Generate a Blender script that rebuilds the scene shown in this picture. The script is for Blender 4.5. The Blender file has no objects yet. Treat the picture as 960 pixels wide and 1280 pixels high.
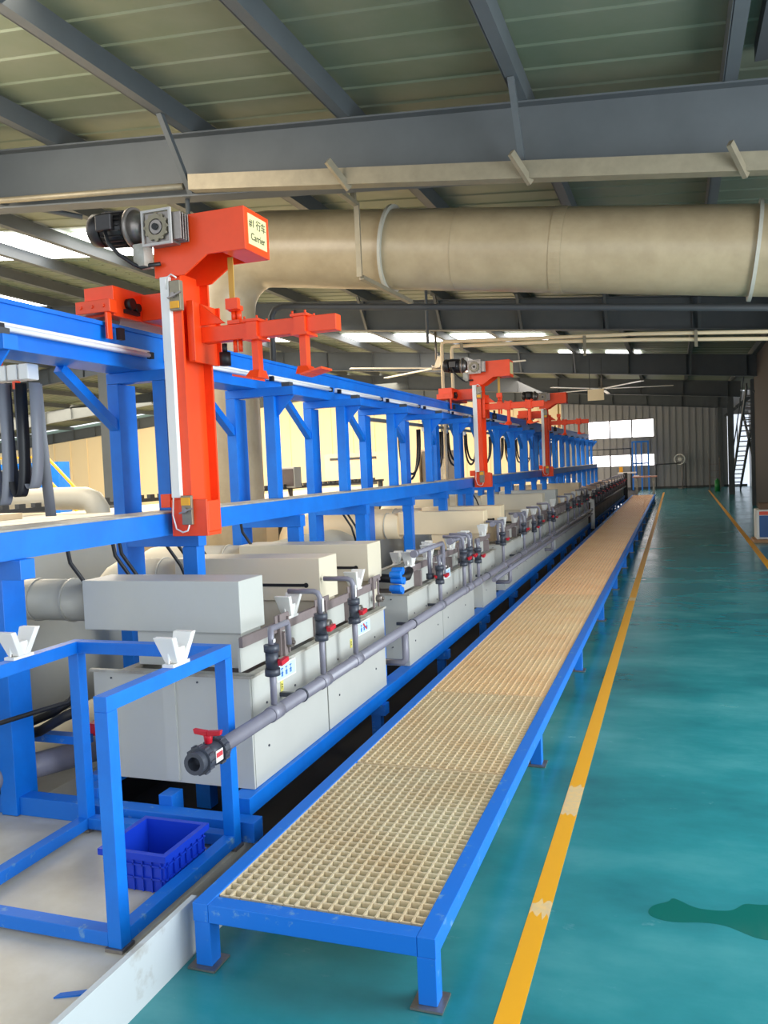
import bpy, math, random
from mathutils import Vector, Matrix
random.seed(7)
S = bpy.context.scene
COL = S.collection
PI = math.pi

# ------------------------------------------------------------------ materials
def mat(name, c, rough=.5, metal=0., noise=0., nscale=8., bump=0., bscale=60., spec=.5, c2=None, coat=0.):
    m = bpy.data.materials.new(name); m.use_nodes = True
    nt = m.node_tree; b = nt.nodes['Principled BSDF']
    lin = lambda v: tuple(((x/12.92) if x <= .04045 else ((x+.055)/1.055)**2.4) for x in v)
    c = lin([x/255 for x in c])
    b.inputs['Roughness'].default_value = rough; b.inputs['Metallic'].default_value = metal
    b.inputs['Specular IOR Level'].default_value = spec
    b.inputs['Coat Weight'].default_value = coat; b.inputs['Coat Roughness'].default_value = .08
    b.inputs['Base Color'].default_value = (*c, 1)
    tc = nt.nodes.new('ShaderNodeTexCoord')
    if noise or c2:
        n = nt.nodes.new('ShaderNodeTexNoise'); n.inputs['Scale'].default_value = nscale; n.inputs['Detail'].default_value = 6
        n.inputs['Roughness'].default_value = .65
        nt.links.new(tc.outputs['Object'], n.inputs['Vector'])
        r = nt.nodes.new('ShaderNodeValToRGB'); r.color_ramp.elements[0].position = .35; r.color_ramp.elements[1].position = .7
        r.color_ramp.elements[0].color = (*c, 1)
        cc = lin([x/255 for x in c2]) if c2 else tuple(max(0, x*(1-noise)) for x in c)
        r.color_ramp.elements[1].color = (*cc, 1)
        nt.links.new(n.outputs['Fac'], r.inputs['Fac']); nt.links.new(r.outputs['Color'], b.inputs['Base Color'])
    if bump:
        n2 = nt.nodes.new('ShaderNodeTexNoise'); n2.inputs['Scale'].default_value = bscale
        nt.links.new(tc.outputs['Object'], n2.inputs['Vector'])
        bp = nt.nodes.new('ShaderNodeBump'); bp.inputs['Strength'].default_value = bump; bp.inputs['Distance'].default_value = .004
        nt.links.new(n2.outputs['Fac'], bp.inputs['Height']); nt.links.new(bp.outputs['Normal'], b.inputs['Normal'])
    return m
def emis(name, c, s):
    m = bpy.data.materials.new(name); m.use_nodes = True; nt = m.node_tree
    b = nt.nodes['Principled BSDF']; b.inputs['Base Color'].default_value = (.8, .8, .8, 1)
    b.inputs['Emission Color'].default_value = (*c, 1); b.inputs['Emission Strength'].default_value = s
    return m

BLUE = mat('blue_paint', (0, 122, 226), .42, noise=.22, nscale=3, c2=(0, 104, 204))
BLUEW = mat('worn_blue_paint', (8, 112, 212), .5, c2=(120, 165, 200), nscale=14)
# worn paint: only sharp chips are pale
BLUEW.node_tree.nodes['Color Ramp'].color_ramp.elements[0].position = .60
BLUEW.node_tree.nodes['Color Ramp'].color_ramp.elements[1].position = .72
RED = mat('orange_red_paint', (252, 76, 22), .38, noise=.12, nscale=5)
CREAM = mat('cream_plastic', (246, 222, 182), .5, noise=.05, nscale=2)
CREAM2 = mat('pale_cream_plastic', (222, 210, 184), .5, noise=.05, nscale=2)
GREYP = mat('pale_grey_plastic', (196, 196, 188), .45, noise=.06, nscale=2.5)
GRIME = mat('stained_grey_plastic', (186, 184, 174), .55, c2=(140, 128, 110), nscale=6)
PVC = mat('grey_pvc', (138, 136, 148), .30, noise=.12, nscale=12)
PVCD = mat('dark_grey_pvc', (66, 70, 80), .38)
PLANK = mat('mauve_grey_plank', (136, 122, 120), .6, noise=.2, nscale=10)
WHITE = mat('white_plastic', (238, 236, 230), .35)
HANDLE = mat('red_plastic', (196, 22, 44), .35)
BLACK = mat('black_rubber', (22, 22, 25), .5)
MOTOR = mat('dark_motor_paint', (46, 42, 42), .38, noise=.2, nscale=20)
STEEL = mat('dull_steel', (150, 142, 136), .35, metal=.7, noise=.2, nscale=25)
GALV = mat('galvanised_steel', (150, 140, 118), .45, metal=.35, noise=.2, nscale=9)
DUCT = mat('khaki_duct_plastic', (178, 160, 128), .3, noise=.08, nscale=3, c2=(160, 142, 112))
DUCTG = mat('grey_duct_plastic', (182, 178, 164), .4, noise=.08, nscale=3)
GRATE = mat('beige_fibreglass', (222, 206, 172), .42, c2=(210, 182, 140), nscale=2.2)
STEELG = mat('grey_painted_beam', (84, 89, 92), .55, noise=.12, nscale=3)
DARKG = mat('dark_painted_beam', (66, 68, 70), .6)
YEL = mat('yellow_paint', (240, 170, 30), .45)
CRATE = mat('blue_crate_plastic', (20, 62, 196), .35)
STRAP = mat('yellow_strap', (204, 160, 70), .6)
SIGN = mat('pale_yellow_sign', (232, 222, 160), .5)
SIGNB = mat('pale_blue_sign', (196, 226, 240), .4)
INK = mat('dark_ink', (36, 34, 20), .6)
INKB = mat('blue_ink', (40, 110, 200), .5)
INKR = mat('red_ink', (200, 60, 70), .5)
CABLE = mat('grey_flat_cable', (120, 122, 128), .5)
WOOD = mat('pale_plywood', (186, 140, 100), .6, noise=.2, nscale=8)
TUBE = mat('frosted_lamp_tube', (232, 232, 240), .3)
GRATEM = mat('tan_fibreglass', (228, 208, 170), .42, c2=(222, 190, 146), nscale=2.2)
GRATEN = mat('warm_tan_fibreglass', (240, 210, 164), .4, c2=(234, 192, 142), nscale=2.0)
GRATEW = mat('light_warmed_fibreglass', (252, 210, 160), .34, c2=(244, 192, 138), nscale=1.6)  # window light on the far walkway put into the grating colour
DTANK = mat('dark_stained_tank', (92, 86, 78), .55, c2=(60, 54, 48), nscale=5)
PUD = mat('damp_floor', (16, 100, 92), .06)
SKYL = emis('daylit_skylight', (1, 1, .98), 6)
WINL = emis('daylit_glass', (1, .95, .94), 3.2)
GREEN = mat('green_plastic', (30, 130, 60), .4)
WOODD = mat('brown_board', (120, 92, 70), .7)

def epoxy():
    m = bpy.data.materials.new('teal_epoxy_floor'); m.use_nodes = True; nt = m.node_tree; b = nt.nodes['Principled BSDF']
    tc = nt.nodes.new('ShaderNodeTexCoord')
    n = nt.nodes.new('ShaderNodeTexNoise'); n.inputs['Scale'].default_value = .9; n.inputs['Detail'].default_value = 9; n.inputs['Roughness'].default_value = .62
    mp = nt.nodes.new('ShaderNodeMapping'); mp.inputs['Scale'].default_value = (.9, 1.6, 1)
    nt.links.new(tc.outputs['Object'], mp.inputs['Vector']); nt.links.new(mp.outputs['Vector'], n.inputs['Vector'])
    r = nt.nodes.new('ShaderNodeValToRGB'); e = r.color_ramp.elements
    e[0].position = .3; e[0].color = (.012, .148, .175, 1); e[1].position = .75; e[1].color = (.08, .34, .355, 1)
    q = e.new(.5); q.color = (.022, .232, .262, 1)
    nt.links.new(n.outputs['Fac'], r.inputs['Fac'])
    # pale scuffs
    n3 = nt.nodes.new('ShaderNodeTexNoise'); n3.inputs['Scale'].default_value = 7; n3.inputs['Detail'].default_value = 10; n3.inputs['Roughness'].default_value = .75
    nt.links.new(mp.outputs['Vector'], n3.inputs['Vector'])
    r3 = nt.nodes.new('ShaderNodeValToRGB'); r3.color_ramp.elements[0].position = .62; r3.color_ramp.elements[1].position = .78
    r3.color_ramp.elements[0].color = (0, 0, 0, 1); r3.color_ramp.elements[1].color = (.35, .35, .35, 1)
    nt.links.new(n3.outputs['Fac'], r3.inputs['Fac'])
    mx = nt.nodes.new('ShaderNodeMix'); mx.data_type = 'RGBA'; mx.inputs[7].default_value = (.42, .62, .62, 1)
    nt.links.new(r3.outputs['Color'], mx.inputs[0]); nt.links.new(r.outputs['Color'], mx.inputs[6])
    nt.links.new(mx.outputs[2], b.inputs['Base Color'])
    rr = nt.nodes.new('ShaderNodeMapRange'); rr.inputs[3].default_value = .13; rr.inputs[4].default_value = .34
    nt.links.new(n.outputs['Fac'], rr.inputs[0]); nt.links.new(rr.outputs[0], b.inputs['Roughness'])
    bp = nt.nodes.new('ShaderNodeBump'); bp.inputs['Strength'].default_value = .12; bp.inputs['Distance'].default_value = .01
    n2 = nt.nodes.new('ShaderNodeTexNoise'); n2.inputs['Scale'].default_value = 5
    nt.links.new(tc.outputs['Object'], n2.inputs['Vector']); nt.links.new(n2.outputs['Fac'], bp.inputs['Height'])
    nt.links.new(bp.outputs['Normal'], b.inputs['Normal'])
    b.inputs['Coat Weight'].default_value = .0; b.inputs['Specular IOR Level'].default_value = .6
    return m
EPOXY = epoxy()
BEIGEF = mat('beige_coated_floor', (220, 212, 194), .35, c2=(196, 184, 160), nscale=2)
PITF = mat('shaded_pit_floor', (22, 18, 17), .75, c2=(14, 12, 11), nscale=3)  # shade beside the walkway and under the tanks put into the floor colour
CURB = mat('white_painted_curb', (196, 200, 200), .5, c2=(150, 138, 122), nscale=2.5)
CURB.node_tree.nodes['Color Ramp'].color_ramp.elements[0].position = .58
ROOFM = mat('grey_green_roof_sheet', (118, 124, 108), .55, c2=(94, 108, 86), nscale=.5)
WALLC = mat('cream_wall_panel', (250, 228, 184), .6)
WALLG = mat('grey_wall_panel', (150, 150, 150), .5, metal=.1)
WALLT = mat('green_grey_wall_band', (116, 134, 122), .6)
WALLB = mat('brown_grey_partition', (74, 66, 62), .7)

# ------------------------------------------------------------------ mesh builder
class MB:
    def __init__(s): s.v = []; s.f = []; s.sm = []
    def _add(s, vs, fs, smooth=False):
        o = len(s.v); s.v += [tuple(v) for v in vs]; s.f += [tuple(i+o for i in f) for f in fs]; s.sm += [smooth]*len(fs); return s
    def box(s, x0, x1, y0, y1, z0, z1):
        if x0 > x1: x0, x1 = x1, x0
        if y0 > y1: y0, y1 = y1, y0
        if z0 > z1: z0, z1 = z1, z0
        return s._add([(x0,y0,z0),(x1,y0,z0),(x1,y1,z0),(x0,y1,z0),(x0,y0,z1),(x1,y0,z1),(x1,y1,z1),(x0,y1,z1)],
               [(0,3,2,1),(4,5,6,7),(0,1,5,4),(1,2,6,5),(2,3,7,6),(3,0,4,7)])
    def hexa(s, p):   # 8 points, bottom 4 then top 4
        return s._add(p, [(0,3,2,1),(4,5,6,7),(0,1,5,4),(1,2,6,5),(2,3,7,6),(3,0,4,7)])
    def bar(s, p, q, w, h, up=(0,0,1)):
        p = Vector(p); q = Vector(q); d = (q-p).normalized(); u = Vector(up)
        r = d.cross(u)
        if r.length < 1e-4: r = d.cross(Vector((0,1,0)))
        r.normalize(); u = r.cross(d); r *= w/2; u *= h/2
        return s.hexa([p-r-u, p+r-u, q+r-u, q-r-u, p-r+u, p+r+u, q+r+u, q-r+u])
    def prism(s, poly, axis, a, b):   # poly in the other two axes in order (x,y,z minus axis)
        def P(u, v, t): return (t,u,v) if axis == 0 else (u,t,v) if axis == 1 else (u,v,t)
        n = len(poly); vs = [P(u,v,a) for u,v in poly]+[P(u,v,b) for u,v in poly]
        return s._add(vs, [tuple(range(n))[::-1], tuple(range(n,2*n))]+[(i,(i+1)%n,(i+1)%n+n,i+n) for i in range(n)])
    def tube(s, pts, r, n=12, caps=True, radii=None):
        pts = [Vector(p) for p in pts]; rings = []
        prev = None
        for i, p in enumerate(pts):
            d = ((pts[i+1]-p) if i < len(pts)-1 else Vector((0,0,0))) ; e = ((p-pts[i-1]) if i else Vector((0,0,0)))
            t = (d.normalized() if d.length else Vector((0,0,0)))+(e.normalized() if e.length else Vector((0,0,0))); t.normalize()
            if prev is None:
                a = t.orthogonal().normalized()
            else:
                a = prev - t*prev.dot(t); a.normalize()
            prev = a; b = t.cross(a); rr = radii[i] if radii else r
            k = 1.0
            if d.length and e.length: k = 1/max(.5, math.cos(d.angle(e)/2))
            rings.append([p+(a*math.cos(2*PI*j/n)+b*math.sin(2*PI*j/n))*rr for j in range(n)])
        vs = [v for R in rings for v in R]; fs = []
        for i in range(len(pts)-1):
            for j in range(n):
                fs.append((i*n+j, i*n+(j+1)%n, (i+1)*n+(j+1)%n, (i+1)*n+j))
        s._add(vs, fs, True)
        if caps:
            o = len(s.v)-len(vs)
            s.f += [tuple(o+j for j in range(n))[::-1], tuple(o+(len(pts)-1)*n+j for j in range(n))]; s.sm += [False, False]
        return s
    def cyl(s, p, q, r, r2=None, n=16): return s.tube([p, q], r, n, True, [r, r if r2 is None else r2])
    def ring(s, c, axis, ro, ri, h, n=20):   # hollow ring
        c = Vector(c); a = Vector(axis).normalized(); u = a.orthogonal().normalized(); w = a.cross(u)
        vs = []
        for t, rr in ((-h/2,ro),(h/2,ro),(h/2,ri),(-h/2,ri)):
            vs += [c+a*t+(u*math.cos(2*PI*j/n)+w*math.sin(2*PI*j/n))*rr for j in range(n)]
        return s._add(vs, [(k*n+j, k*n+(j+1)%n, ((k+1)%4)*n+(j+1)%n, ((k+1)%4)*n+j) for k in range(4) for j in range(n)], False)
    def build(s, name, m, parent=None, bevel=0.):
        me = bpy.data.meshes.new(name); o = bpy.data.objects.new(name, me); COL.objects.link(o)
        org = Vector(parent['_o']) if parent is not None and '_o' in parent else Vector((0,0,0))
        me.from_pydata([tuple(Vector(v)-org) for v in s.v], [], s.f); me.materials.append(m)
        for p, k in zip(me.polygons, s.sm): p.use_smooth = k
        me.update()
        if parent is not None: o.parent = parent
        if '_o' not in o: o['_o'] = tuple(org)
        if bevel:
            b = o.modifiers.new('Bevel', 'BEVEL'); b.width = bevel; b.segments = 2; b.limit_method = 'ANGLE'
        return o
def arc(c, r, a0, a1, n, plane='xz'):
    out = []
    for i in range(n+1):
        t = math.radians(a0+(a1-a0)*i/n); u, v = r*math.cos(t), r*math.sin(t)
        out.append({'xz':(c[0]+u,c[1],c[2]+v),'yz':(c[0],c[1]+u,c[2]+v),'xy':(c[0]+u,c[1]+v,c[2])}[plane])
    return out
def thing(name, label, cat, loc, group=None):
    o = bpy.data.objects.new(name, None); COL.objects.link(o); o.location = loc; o['_o'] = tuple(loc)
    o.empty_display_size = .1
    o['label'] = label; o['category'] = cat
    if group: o['group'] = group
    return o
def tag(o, label, cat, group=None):
    o['label'] = label; o['category'] = cat
    if group: o['group'] = group
    # origin at the thing's base
    return o
def struct(o): o['kind'] = 'structure'; return o
def copytree(o, parent=None):
    c = o.copy(); COL.objects.link(c)
    if parent is not None: c.parent = parent
    for ch in [k for k in o.children]: copytree(ch, c)
    return c
def dup(root, dx, dy, dz, label, group=None):
    c = copytree(root); c.location = Vector(root.location)+Vector((dx,dy,dz)); c['label'] = label
    if group: c['group'] = group
    return c
ORD = ['first','second','third','fourth','fifth','sixth','seventh','eighth','ninth','tenth','eleventh','twelfth','thirteenth','fourteenth','fifteenth','sixteenth','seventeenth','eighteenth','nineteenth','twentieth','twenty-first','twenty-second','twenty-third','twenty-fourth','twenty-fifth','twenty-sixth','twenty-seventh','twenty-eighth','twenty-ninth','thirtieth','thirty-first','thirty-second','thirty-third','thirty-fourth']
def nth(i, n, what):     # label with the place in a row counted from the camera
    if i == 0: return 'nearest ' + what
    if i == n-1: return 'farthest ' + what
    return ORD[i] + ' ' + what + ' counted from the camera'
def text(s, size, loc, rot, m, name, parent, depth=.001):
    cu = bpy.data.curves.new(name, 'FONT'); cu.body = s; cu.size = size; cu.align_x = 'CENTER'; cu.align_y = 'CENTER'; cu.extrude = depth
    o = bpy.data.objects.new('tmp', cu); COL.objects.link(o); bpy.context.view_layer.update()
    me = bpy.data.meshes.new_from_object(o.evaluated_get(bpy.context.evaluated_depsgraph_get())); bpy.data.objects.remove(o)
    q = bpy.data.objects.new(name, me); COL.objects.link(q); me.materials.clear(); me.materials.append(m)
    q.parent = parent; q.location = Vector(loc)-Vector(parent['_o']); q.rotation_euler = rot
    return q

# ------------------------------------------------------------------ camera
YAW, PITCH, ROLL, F = 0.3382690499402387, 0.053320216412601776, -0.04277720248516236, 1040
cy, sy, cp, sp = math.cos(YAW), math.sin(YAW), math.cos(PITCH), math.sin(PITCH)
f = Vector((-sy*cp, cy*cp, -sp)); r = Vector((cy, sy, 0)); u = r.cross(f)
cr, sr = math.cos(ROLL), math.sin(ROLL); r2 = cr*r+sr*u; u2 = -sr*r+cr*u
cam = bpy.data.cameras.new('camera'); co = bpy.data.objects.new('camera', cam); COL.objects.link(co)
M = Matrix((r2, u2, -f)).transposed().to_4x4(); M.translation = Vector((0, 0, 1.55)); co.matrix_world = M
cam.sensor_fit = 'VERTICAL'; cam.sensor_height = 36; cam.lens = F/1280*36; cam.clip_end = 300
S.camera = co

# ------------------------------------------------------------------ the hall
XC = -1.507           # outer face of the curb round the plating line
struct(MB().box(XC-.02, 3.2, -6, 41.5, -.12, 0).build('floor', EPOXY))
fl = MB(); fl.box(-42, -3.0, -6, 41.5, -.12, -.002); fl.box(-3.0, -1.742, -6, 3.12, -.12, -.002); fl.box(-1.742, XC-.02, -6, 2.20, -.12, -.002)
struct(fl.build('floor', BEIGEF))
pit = MB(); pit.box(-3.0, XC-.02, 3.12, 31.2, -.34, -.3); pit.box(-1.742, XC-.02, 2.20, 3.12, -.34, -.3); pit.box(-1.76, -1.742, 2.20, 3.12, -.34, -.12); pit.box(-3.04, -3.0, 3.12, 31.2, -.34, -.12)  # trench sunk here to deepen the shade in the strip
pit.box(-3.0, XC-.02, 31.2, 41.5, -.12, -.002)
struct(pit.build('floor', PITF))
c = MB(); c.box(XC-.02, XC, -6, 2.28, -.3, .18); c.box(XC-.02, XC, 2.28, 31.2, -.3, .10)
struct(c.build('trim_1', CURB))
# floor lines
l1 = MB(); l1.box(-.51, -.44, -6, 37, 0, .0012); lo = l1.build('floor_line', YEL)
tag(lo, 'yellow floor line running beside the walkway', 'floor line')
for ya, yb in ((3.62, 3.95), (2.76, 2.86), (9.3, 9.5)):
    wp = MB(); n_ = 7; pa = [(-.509+.069*(i/n_), ya+random.uniform(-.03, .03)) for i in range(n_+1)]; pb = [(-.509+.069*(i/n_), yb+random.uniform(-.03, .03)) for i in range(n_+1)]
    wp.prism(pa+pb[::-1], 2, .0012, .0016); q_ = wp.build('worn_patch', mat('worn_yellow', (240, 200, 130), .4, c2=(214, 190, 150), nscale=30), lo); q_['label'] = 'pale worn patch'
l2 = MB(); l2._add([(1.10,9,0.0012),(1.19,9,.0012),(1.36,38,.0012),(1.29,38,.0012),(1.10,9,0.0),(1.19,9,.0),(1.36,38,.0),(1.29,38,.0)],[(0,1,2,3),(4,7,6,5),(0,4,5,1),(1,5,6,2),(2,6,7,3),(3,7,4,0)])
tag(l2.build('floor_line', YEL), 'yellow floor line by the right wall and stairs', 'floor line')
pts = [(-.127,2.87),(-.11,2.93),(-.055,2.965),(-.045,2.997),(-.02,2.985),(.03,2.945),(.09,2.945),(.14,2.955),(.165,2.98),(.19,3.02),(.23,3.02),(.27,3.03),(.36,3.06),(.43,2.98),(.40,2.86),(.30,2.81),(.22,2.80),(.17,2.83),(.12,2.86),(.05,2.86),(-.03,2.835),(-.09,2.84)]
for _ in range(3):
    pts = [((a_[0]*(1-t_)+b_[0]*t_), (a_[1]*(1-t_)+b_[1]*t_)) for a_, b_ in zip(pts, pts[1:]+pts[:1]) for t_ in (.25, .75)]
tag(MB().prism(pts, 2, 0, .0008).build('puddle', PUD), 'dark wet patch spilled on the teal floor', 'puddle')

SL = .09; TOPZ = 4.62; RX = -18.0
def zr(x, a): return a-SL*x if x > RX else a-SL*RX-SL*(RX-x)
# corrugated roof sheets
def roof_sheet(xa, xb, y0, y1, name, m):
    v = []; n = int((y1-y0)/.40); fs = []
    prof = [(0,0),(.33,0),(.345,-.014),(.385,-.014)]
    ys = [(y0+i*.40+a, b) for i in range(n) for a, b in prof]
    for y, dz in ys:
        v += [(xa, y, zr(xa, TOPZ)+dz), (xb, y, zr(xb, TOPZ)+dz)]
    for i in range(len(ys)-1): fs.append((2*i, 2*i+1, 2*i+3, 2*i+2))
    mb = MB(); mb._add(v, fs); o = mb.build(name, m)
    so = o.modifiers.new('Solid', 'SOLIDIFY'); so.thickness = .03; so.offset = 1
    return struct(o)
roof_sheet(RX, -9.9, -1, 10.7, 'ceiling', ROOFM)
roof_sheet(-9.9, 3.2, -1, 41.4, 'ceiling', ROOFM)
roof_sheet(RX, -9.9, 12.3, 41.4, 'ceiling', ROOFM)
roof_sheet(-42, RX, -1, 41.4, 'ceiling', ROOFM)
def skylight(x0, x1, y0, y1, k):
    mb = MB(); a, b = zr(x0, TOPZ)-.045, zr(x1, TOPZ)-.045
    mb.hexa([(x0,y0,a-.02),(x1,y0,b-.02),(x1,y1,b-.02),(x0,y1,a-.02),(x0,y0,a),(x1,y0,b),(x1,y1,b),(x0,y1,a)])
    struct(mb.build('window_%d' % k, SKYL))
k = 10
for x0, x1, y0, y1 in ((-11.8,-10.45,10.75,12.2),(-10.3,-8.9,10.75,12.2),(-8.75,-7.3,10.75,12.2),(-8.9,-7.6,22.2,23.6),(-7.3,-6.05,22.2,23.6),(-5.7,-4.5,22.2,23.4),(-4.2,-3.2,22.2,23.2),(-13.5,-12.0,10.75,12.2),(-12,-10.8,22.2,23.6),(-16,-14.5,15,24),(-21,-19.5,15,24),(-1.9,-.9,26,27.2),(-3.3,-2.4,26,27.2)):
    skylight(x0, x1, y0, y1, k); k += 1
# rafters and purlins
tn = 2
for Y in (7.08, 16, 25, 33.6, 41.2):
    for xa, xb in ((RX, 2.35), (-42, RX)):
        mb = MB()
        def sec(y0, y1, d0, d1):
            za, zb = zr(xa, 0), zr(xb, 0)
            mb.hexa([(xa,y0,za+d0),(xb,y0,zb+d0),(xb,y1,zb+d0),(xa,y1,za+d0),(xa,y0,za+d1),(xb,y0,zb+d1),(xb,y1,zb+d1),(xa,y1,za+d1)])
        sec(Y-.1, Y+.1, 3.80, 3.815); sec(Y-.1, Y+.1, 4.375, 4.39); sec(Y-.006, Y+.006, 3.815, 4.375)
        for q in range(int((xb-xa)/1.55) if Y > 8 else 0):
            x = xb-.45-q*1.55
            if x > xa+.1: mb.box(x-.006, x+.006, Y-.09, Y+.09, zr(x, 3.81), zr(x, 4.38))
        struct(mb.build('trim_%d' % tn, STEELG)); tn += 1
PX = [2.1, .46, -1.12, -2.68, -4.25, -5.8, -7.35, -8.9, -10.45, -12, -13.55, -15.1, -16.65, -19.5, -21.5, -23.5, -25.5, -28, -31, -34, -37, -40]
for x in PX:
    mb = MB(); zt = zr(x, TOPZ)-.04; zb = zr(x, 4.39)
    w = .10
    mb.box(x-w/2, x+w/2, -1, 41.2, zb, zb+.012); mb.box(x-.006-w/2, x+.006-w/2, -1, 41.2, zb, zt); mb.box(x+w/2-.006, x+w/2, -1, 41.2, zb+.012, zt)
    struct(mb.build('trim_%d' % tn, STEELG)); tn += 1
struct(MB().box(.62, .80, -1, 6.9, 4.42, 4.55).build('trim_%d' % tn, DARKG)); tn += 1
# fly braces from purlin to rafter
for i, (x, Y) in enumerate([(-1.12,7.08),(-4.25,7.08),(-1.12,16),(-2.68,16),(-4.25,16),(-5.8,16),(-2.68,25),(-4.25,25),(.46,16),(.46,25)]):
    mb = MB(); mb.bar((x, Y-.55, zr(x, 4.40)), (x, Y-.09, zr(x, 3.83)), .05, .05)
    tag(mb.build('fly_brace', STEELG), '%s grey angle brace from purlin to roof beam, rafter bay %d' % (ORD[i], {7.08:1,16:2,25:3}[Y]), 'roof brace', 'angle braces under the roof') 
# end wall with ribs and windows
YE = 41.5
def ribwall(xa, xb, z0, z1f, m, name, holes=(), pitch=.45):
    mb = MB(); n = max(1, int(abs(xb-xa)/pitch))
    for i in range(n):
        x0 = xa+(xb-xa)*i/n; x1 = xa+(xb-xa)*(i+1)/n; segs = [(z0, None)]
        hs = sorted([h for h in holes if h[0] < (x0+x1)/2 < h[1]], key=lambda h: h[2])
        z = z0; spans = []
        for h in hs: spans.append((z, h[2])); z = h[3]
        spans.append((z, 'top'))
        for a, b in spans:
            ba = z1f(x0) if b == 'top' else b; bb = z1f(x1) if b == 'top' else b
            mb.hexa([(x0,YE,a),(x1,YE,a),(x1,YE+.1,a),(x0,YE+.1,a),(x0,YE,ba),(x1,YE,bb),(x1,YE+.1,bb),(x0,YE+.1,ba)])
            mb.hexa([(x0,YE-.045,a),(x0+.09,YE-.045,a),(x0+.09,YE,a),(x0,YE,a),(x0,YE-.045,ba),(x0+.09,YE-.045,ba),(x0+.09,YE,ba),(x0,YE,ba)])
    return struct(mb.build(name, m))
holes = [(-3.95,-.9,1.1,1.68),(-3.95,-.9,2.46,3.33)]
ribwall(-5.2, -3.95, 0, lambda x: zr(x, TOPZ), WALLG, 'wall_back', holes, .25)
ribwall(-3.95, -.9, 0, lambda x: zr(x, TOPZ), WALLG, 'wall_back', holes, .28)
ribwall(-.9, 2.3, 0, lambda x: zr(x, TOPZ), WALLG, 'wall_back', holes, .28)
ribwall(2.3, 3.2, 3.3, lambda x: zr(x, TOPZ), WALLG, 'wall_back', holes, .28)
ribwall(-42, -5.2, 0, lambda x: zr(x, 3.95)-.1, WALLC, 'wall_back', (), 1.2)
def band(x): return zr(x, TOPZ)
mb = MB()
for xa, xb in ((-42, RX), (RX, -5.2)):
    mb.hexa([(xa,YE,zr(xa,3.95)-.1),(xb,YE,zr(xb,3.95)-.1),(xb,YE+.1,zr(xb,3.95)-.1),(xa,YE+.1,zr(xa,3.95)-.1),(xa,YE,band(xa)),(xb,YE,band(xb)),(xb,YE+.1,band(xb)),(xa,YE+.1,band(xa))])
struct(mb.build('wall_back', WALLT))
struct(MB().box(-5.1, 3.1, YE-.08, YE-.046, 0, .1).build('baseboard_back', DARKG))
k = 1
for z0, z1 in ((1.1, 1.68), (2.46, 3.33)):
    for i in range(3):
        x0 = -3.95+i*1.0167; x1 = x0+1.0167
        w = MB(); w.box(x0+.03, x1-.03, YE+.05, YE+.07, z0+.03, z1-.03); wo = struct(w.build('window_%d' % k, WINL))
        fr = MB()
        for a, b, c_, d in ((x0, x0+.03, z0, z1), (x1-.03, x1, z0, z1), (x0+.03, x1-.03, z0, z0+.03), (x0+.03, x1-.03, z1-.03, z1)): fr.box(a, b, YE+.02, YE+.09, c_, d)
        fr.build('window_frame', DARKG, wo); k += 1
struct(MB().box(2.32, 3.18, YE+.03, YE+.05, .0, 3.29).build('window_7', emis('dim_glow_panel', (.75, .85, 1), .9)))  # added glowing panel standing in for a bright lit surface behind the stairs
# right-hand side wall, partition and columns
rw = MB(); rw.box(3.2, 3.3, 12, 41.6, 0, 4.7)
struct(rw.build('wall_right', WALLG))
struct(MB().box(2.16, 2.24, 13.0, 25.9, 0, 4.35).build('wall_right', WALLB))
for Y in (16.3, 25.0, 33.6, 41.1):
    m_ = MB(); x = 2.36 if Y < 20 else (2.2 if Y < 30 else 1.98)
    m_.box(x-.1, x+.1, Y-.14, Y-.125, 0, 3.62); m_.box(x-.1, x+.1, Y+.125, Y+.14, 0, 3.62); m_.box(x-.007, x+.007, Y-.125, Y+.125, 0, 3.62)
    if Y == 25.0:
        for v in range(len(m_.v)): m_.v[v] = (m_.v[v][0]-.02, m_.v[v][1]+1.1, m_.v[v][2])
    struct(m_.build('trim_%d' % tn, STEELG)); tn += 1
for Y in (26.1, 33.6, 41.1):
    struct(MB().bar((2.15, Y-.35, 3.2), (3.1, Y-.35, 3.9), .12, .12).build('trim_%d' % tn, STEELG)); tn += 1
for x, Y in ((-12.2, 16), (-13.9, 25), (-9.0, 33.6), (-20, 33.6)):
    m_ = MB(); h = zr(x, 3.80)
    m_.box(x-.13, x+.13, Y-.14, Y-.125, 0, h); m_.box(x-.13, x+.13, Y+.125, Y+.14, 0, h); m_.box(x-.007, x+.007, Y-.125, Y+.125, 0, h)
    struct(m_.build('trim_%d' % tn, STEELG)); tn += 1
# door in the cream end wall
d = MB(); d.box(-17.6, -15.8, YE-.05, YE-.03, 0, 2.15); do = struct(d.build('door_1', mat('pinkish_door', (226,196,170), .5)))
d = MB(); d.box(-17.68,-17.6,YE-.07,YE-.026,0,2.23); d.box(-15.8,-15.72,YE-.07,YE-.026,0,2.23); d.box(-17.6,-15.8,YE-.07,YE-.026,2.15,2.23); d.build('door_frame', WOOD, do)
MB().box(-16.72,-16.68,YE-.06,YE-.05,0.02,2.13).build('door_gap', DARKG, do)

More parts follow.
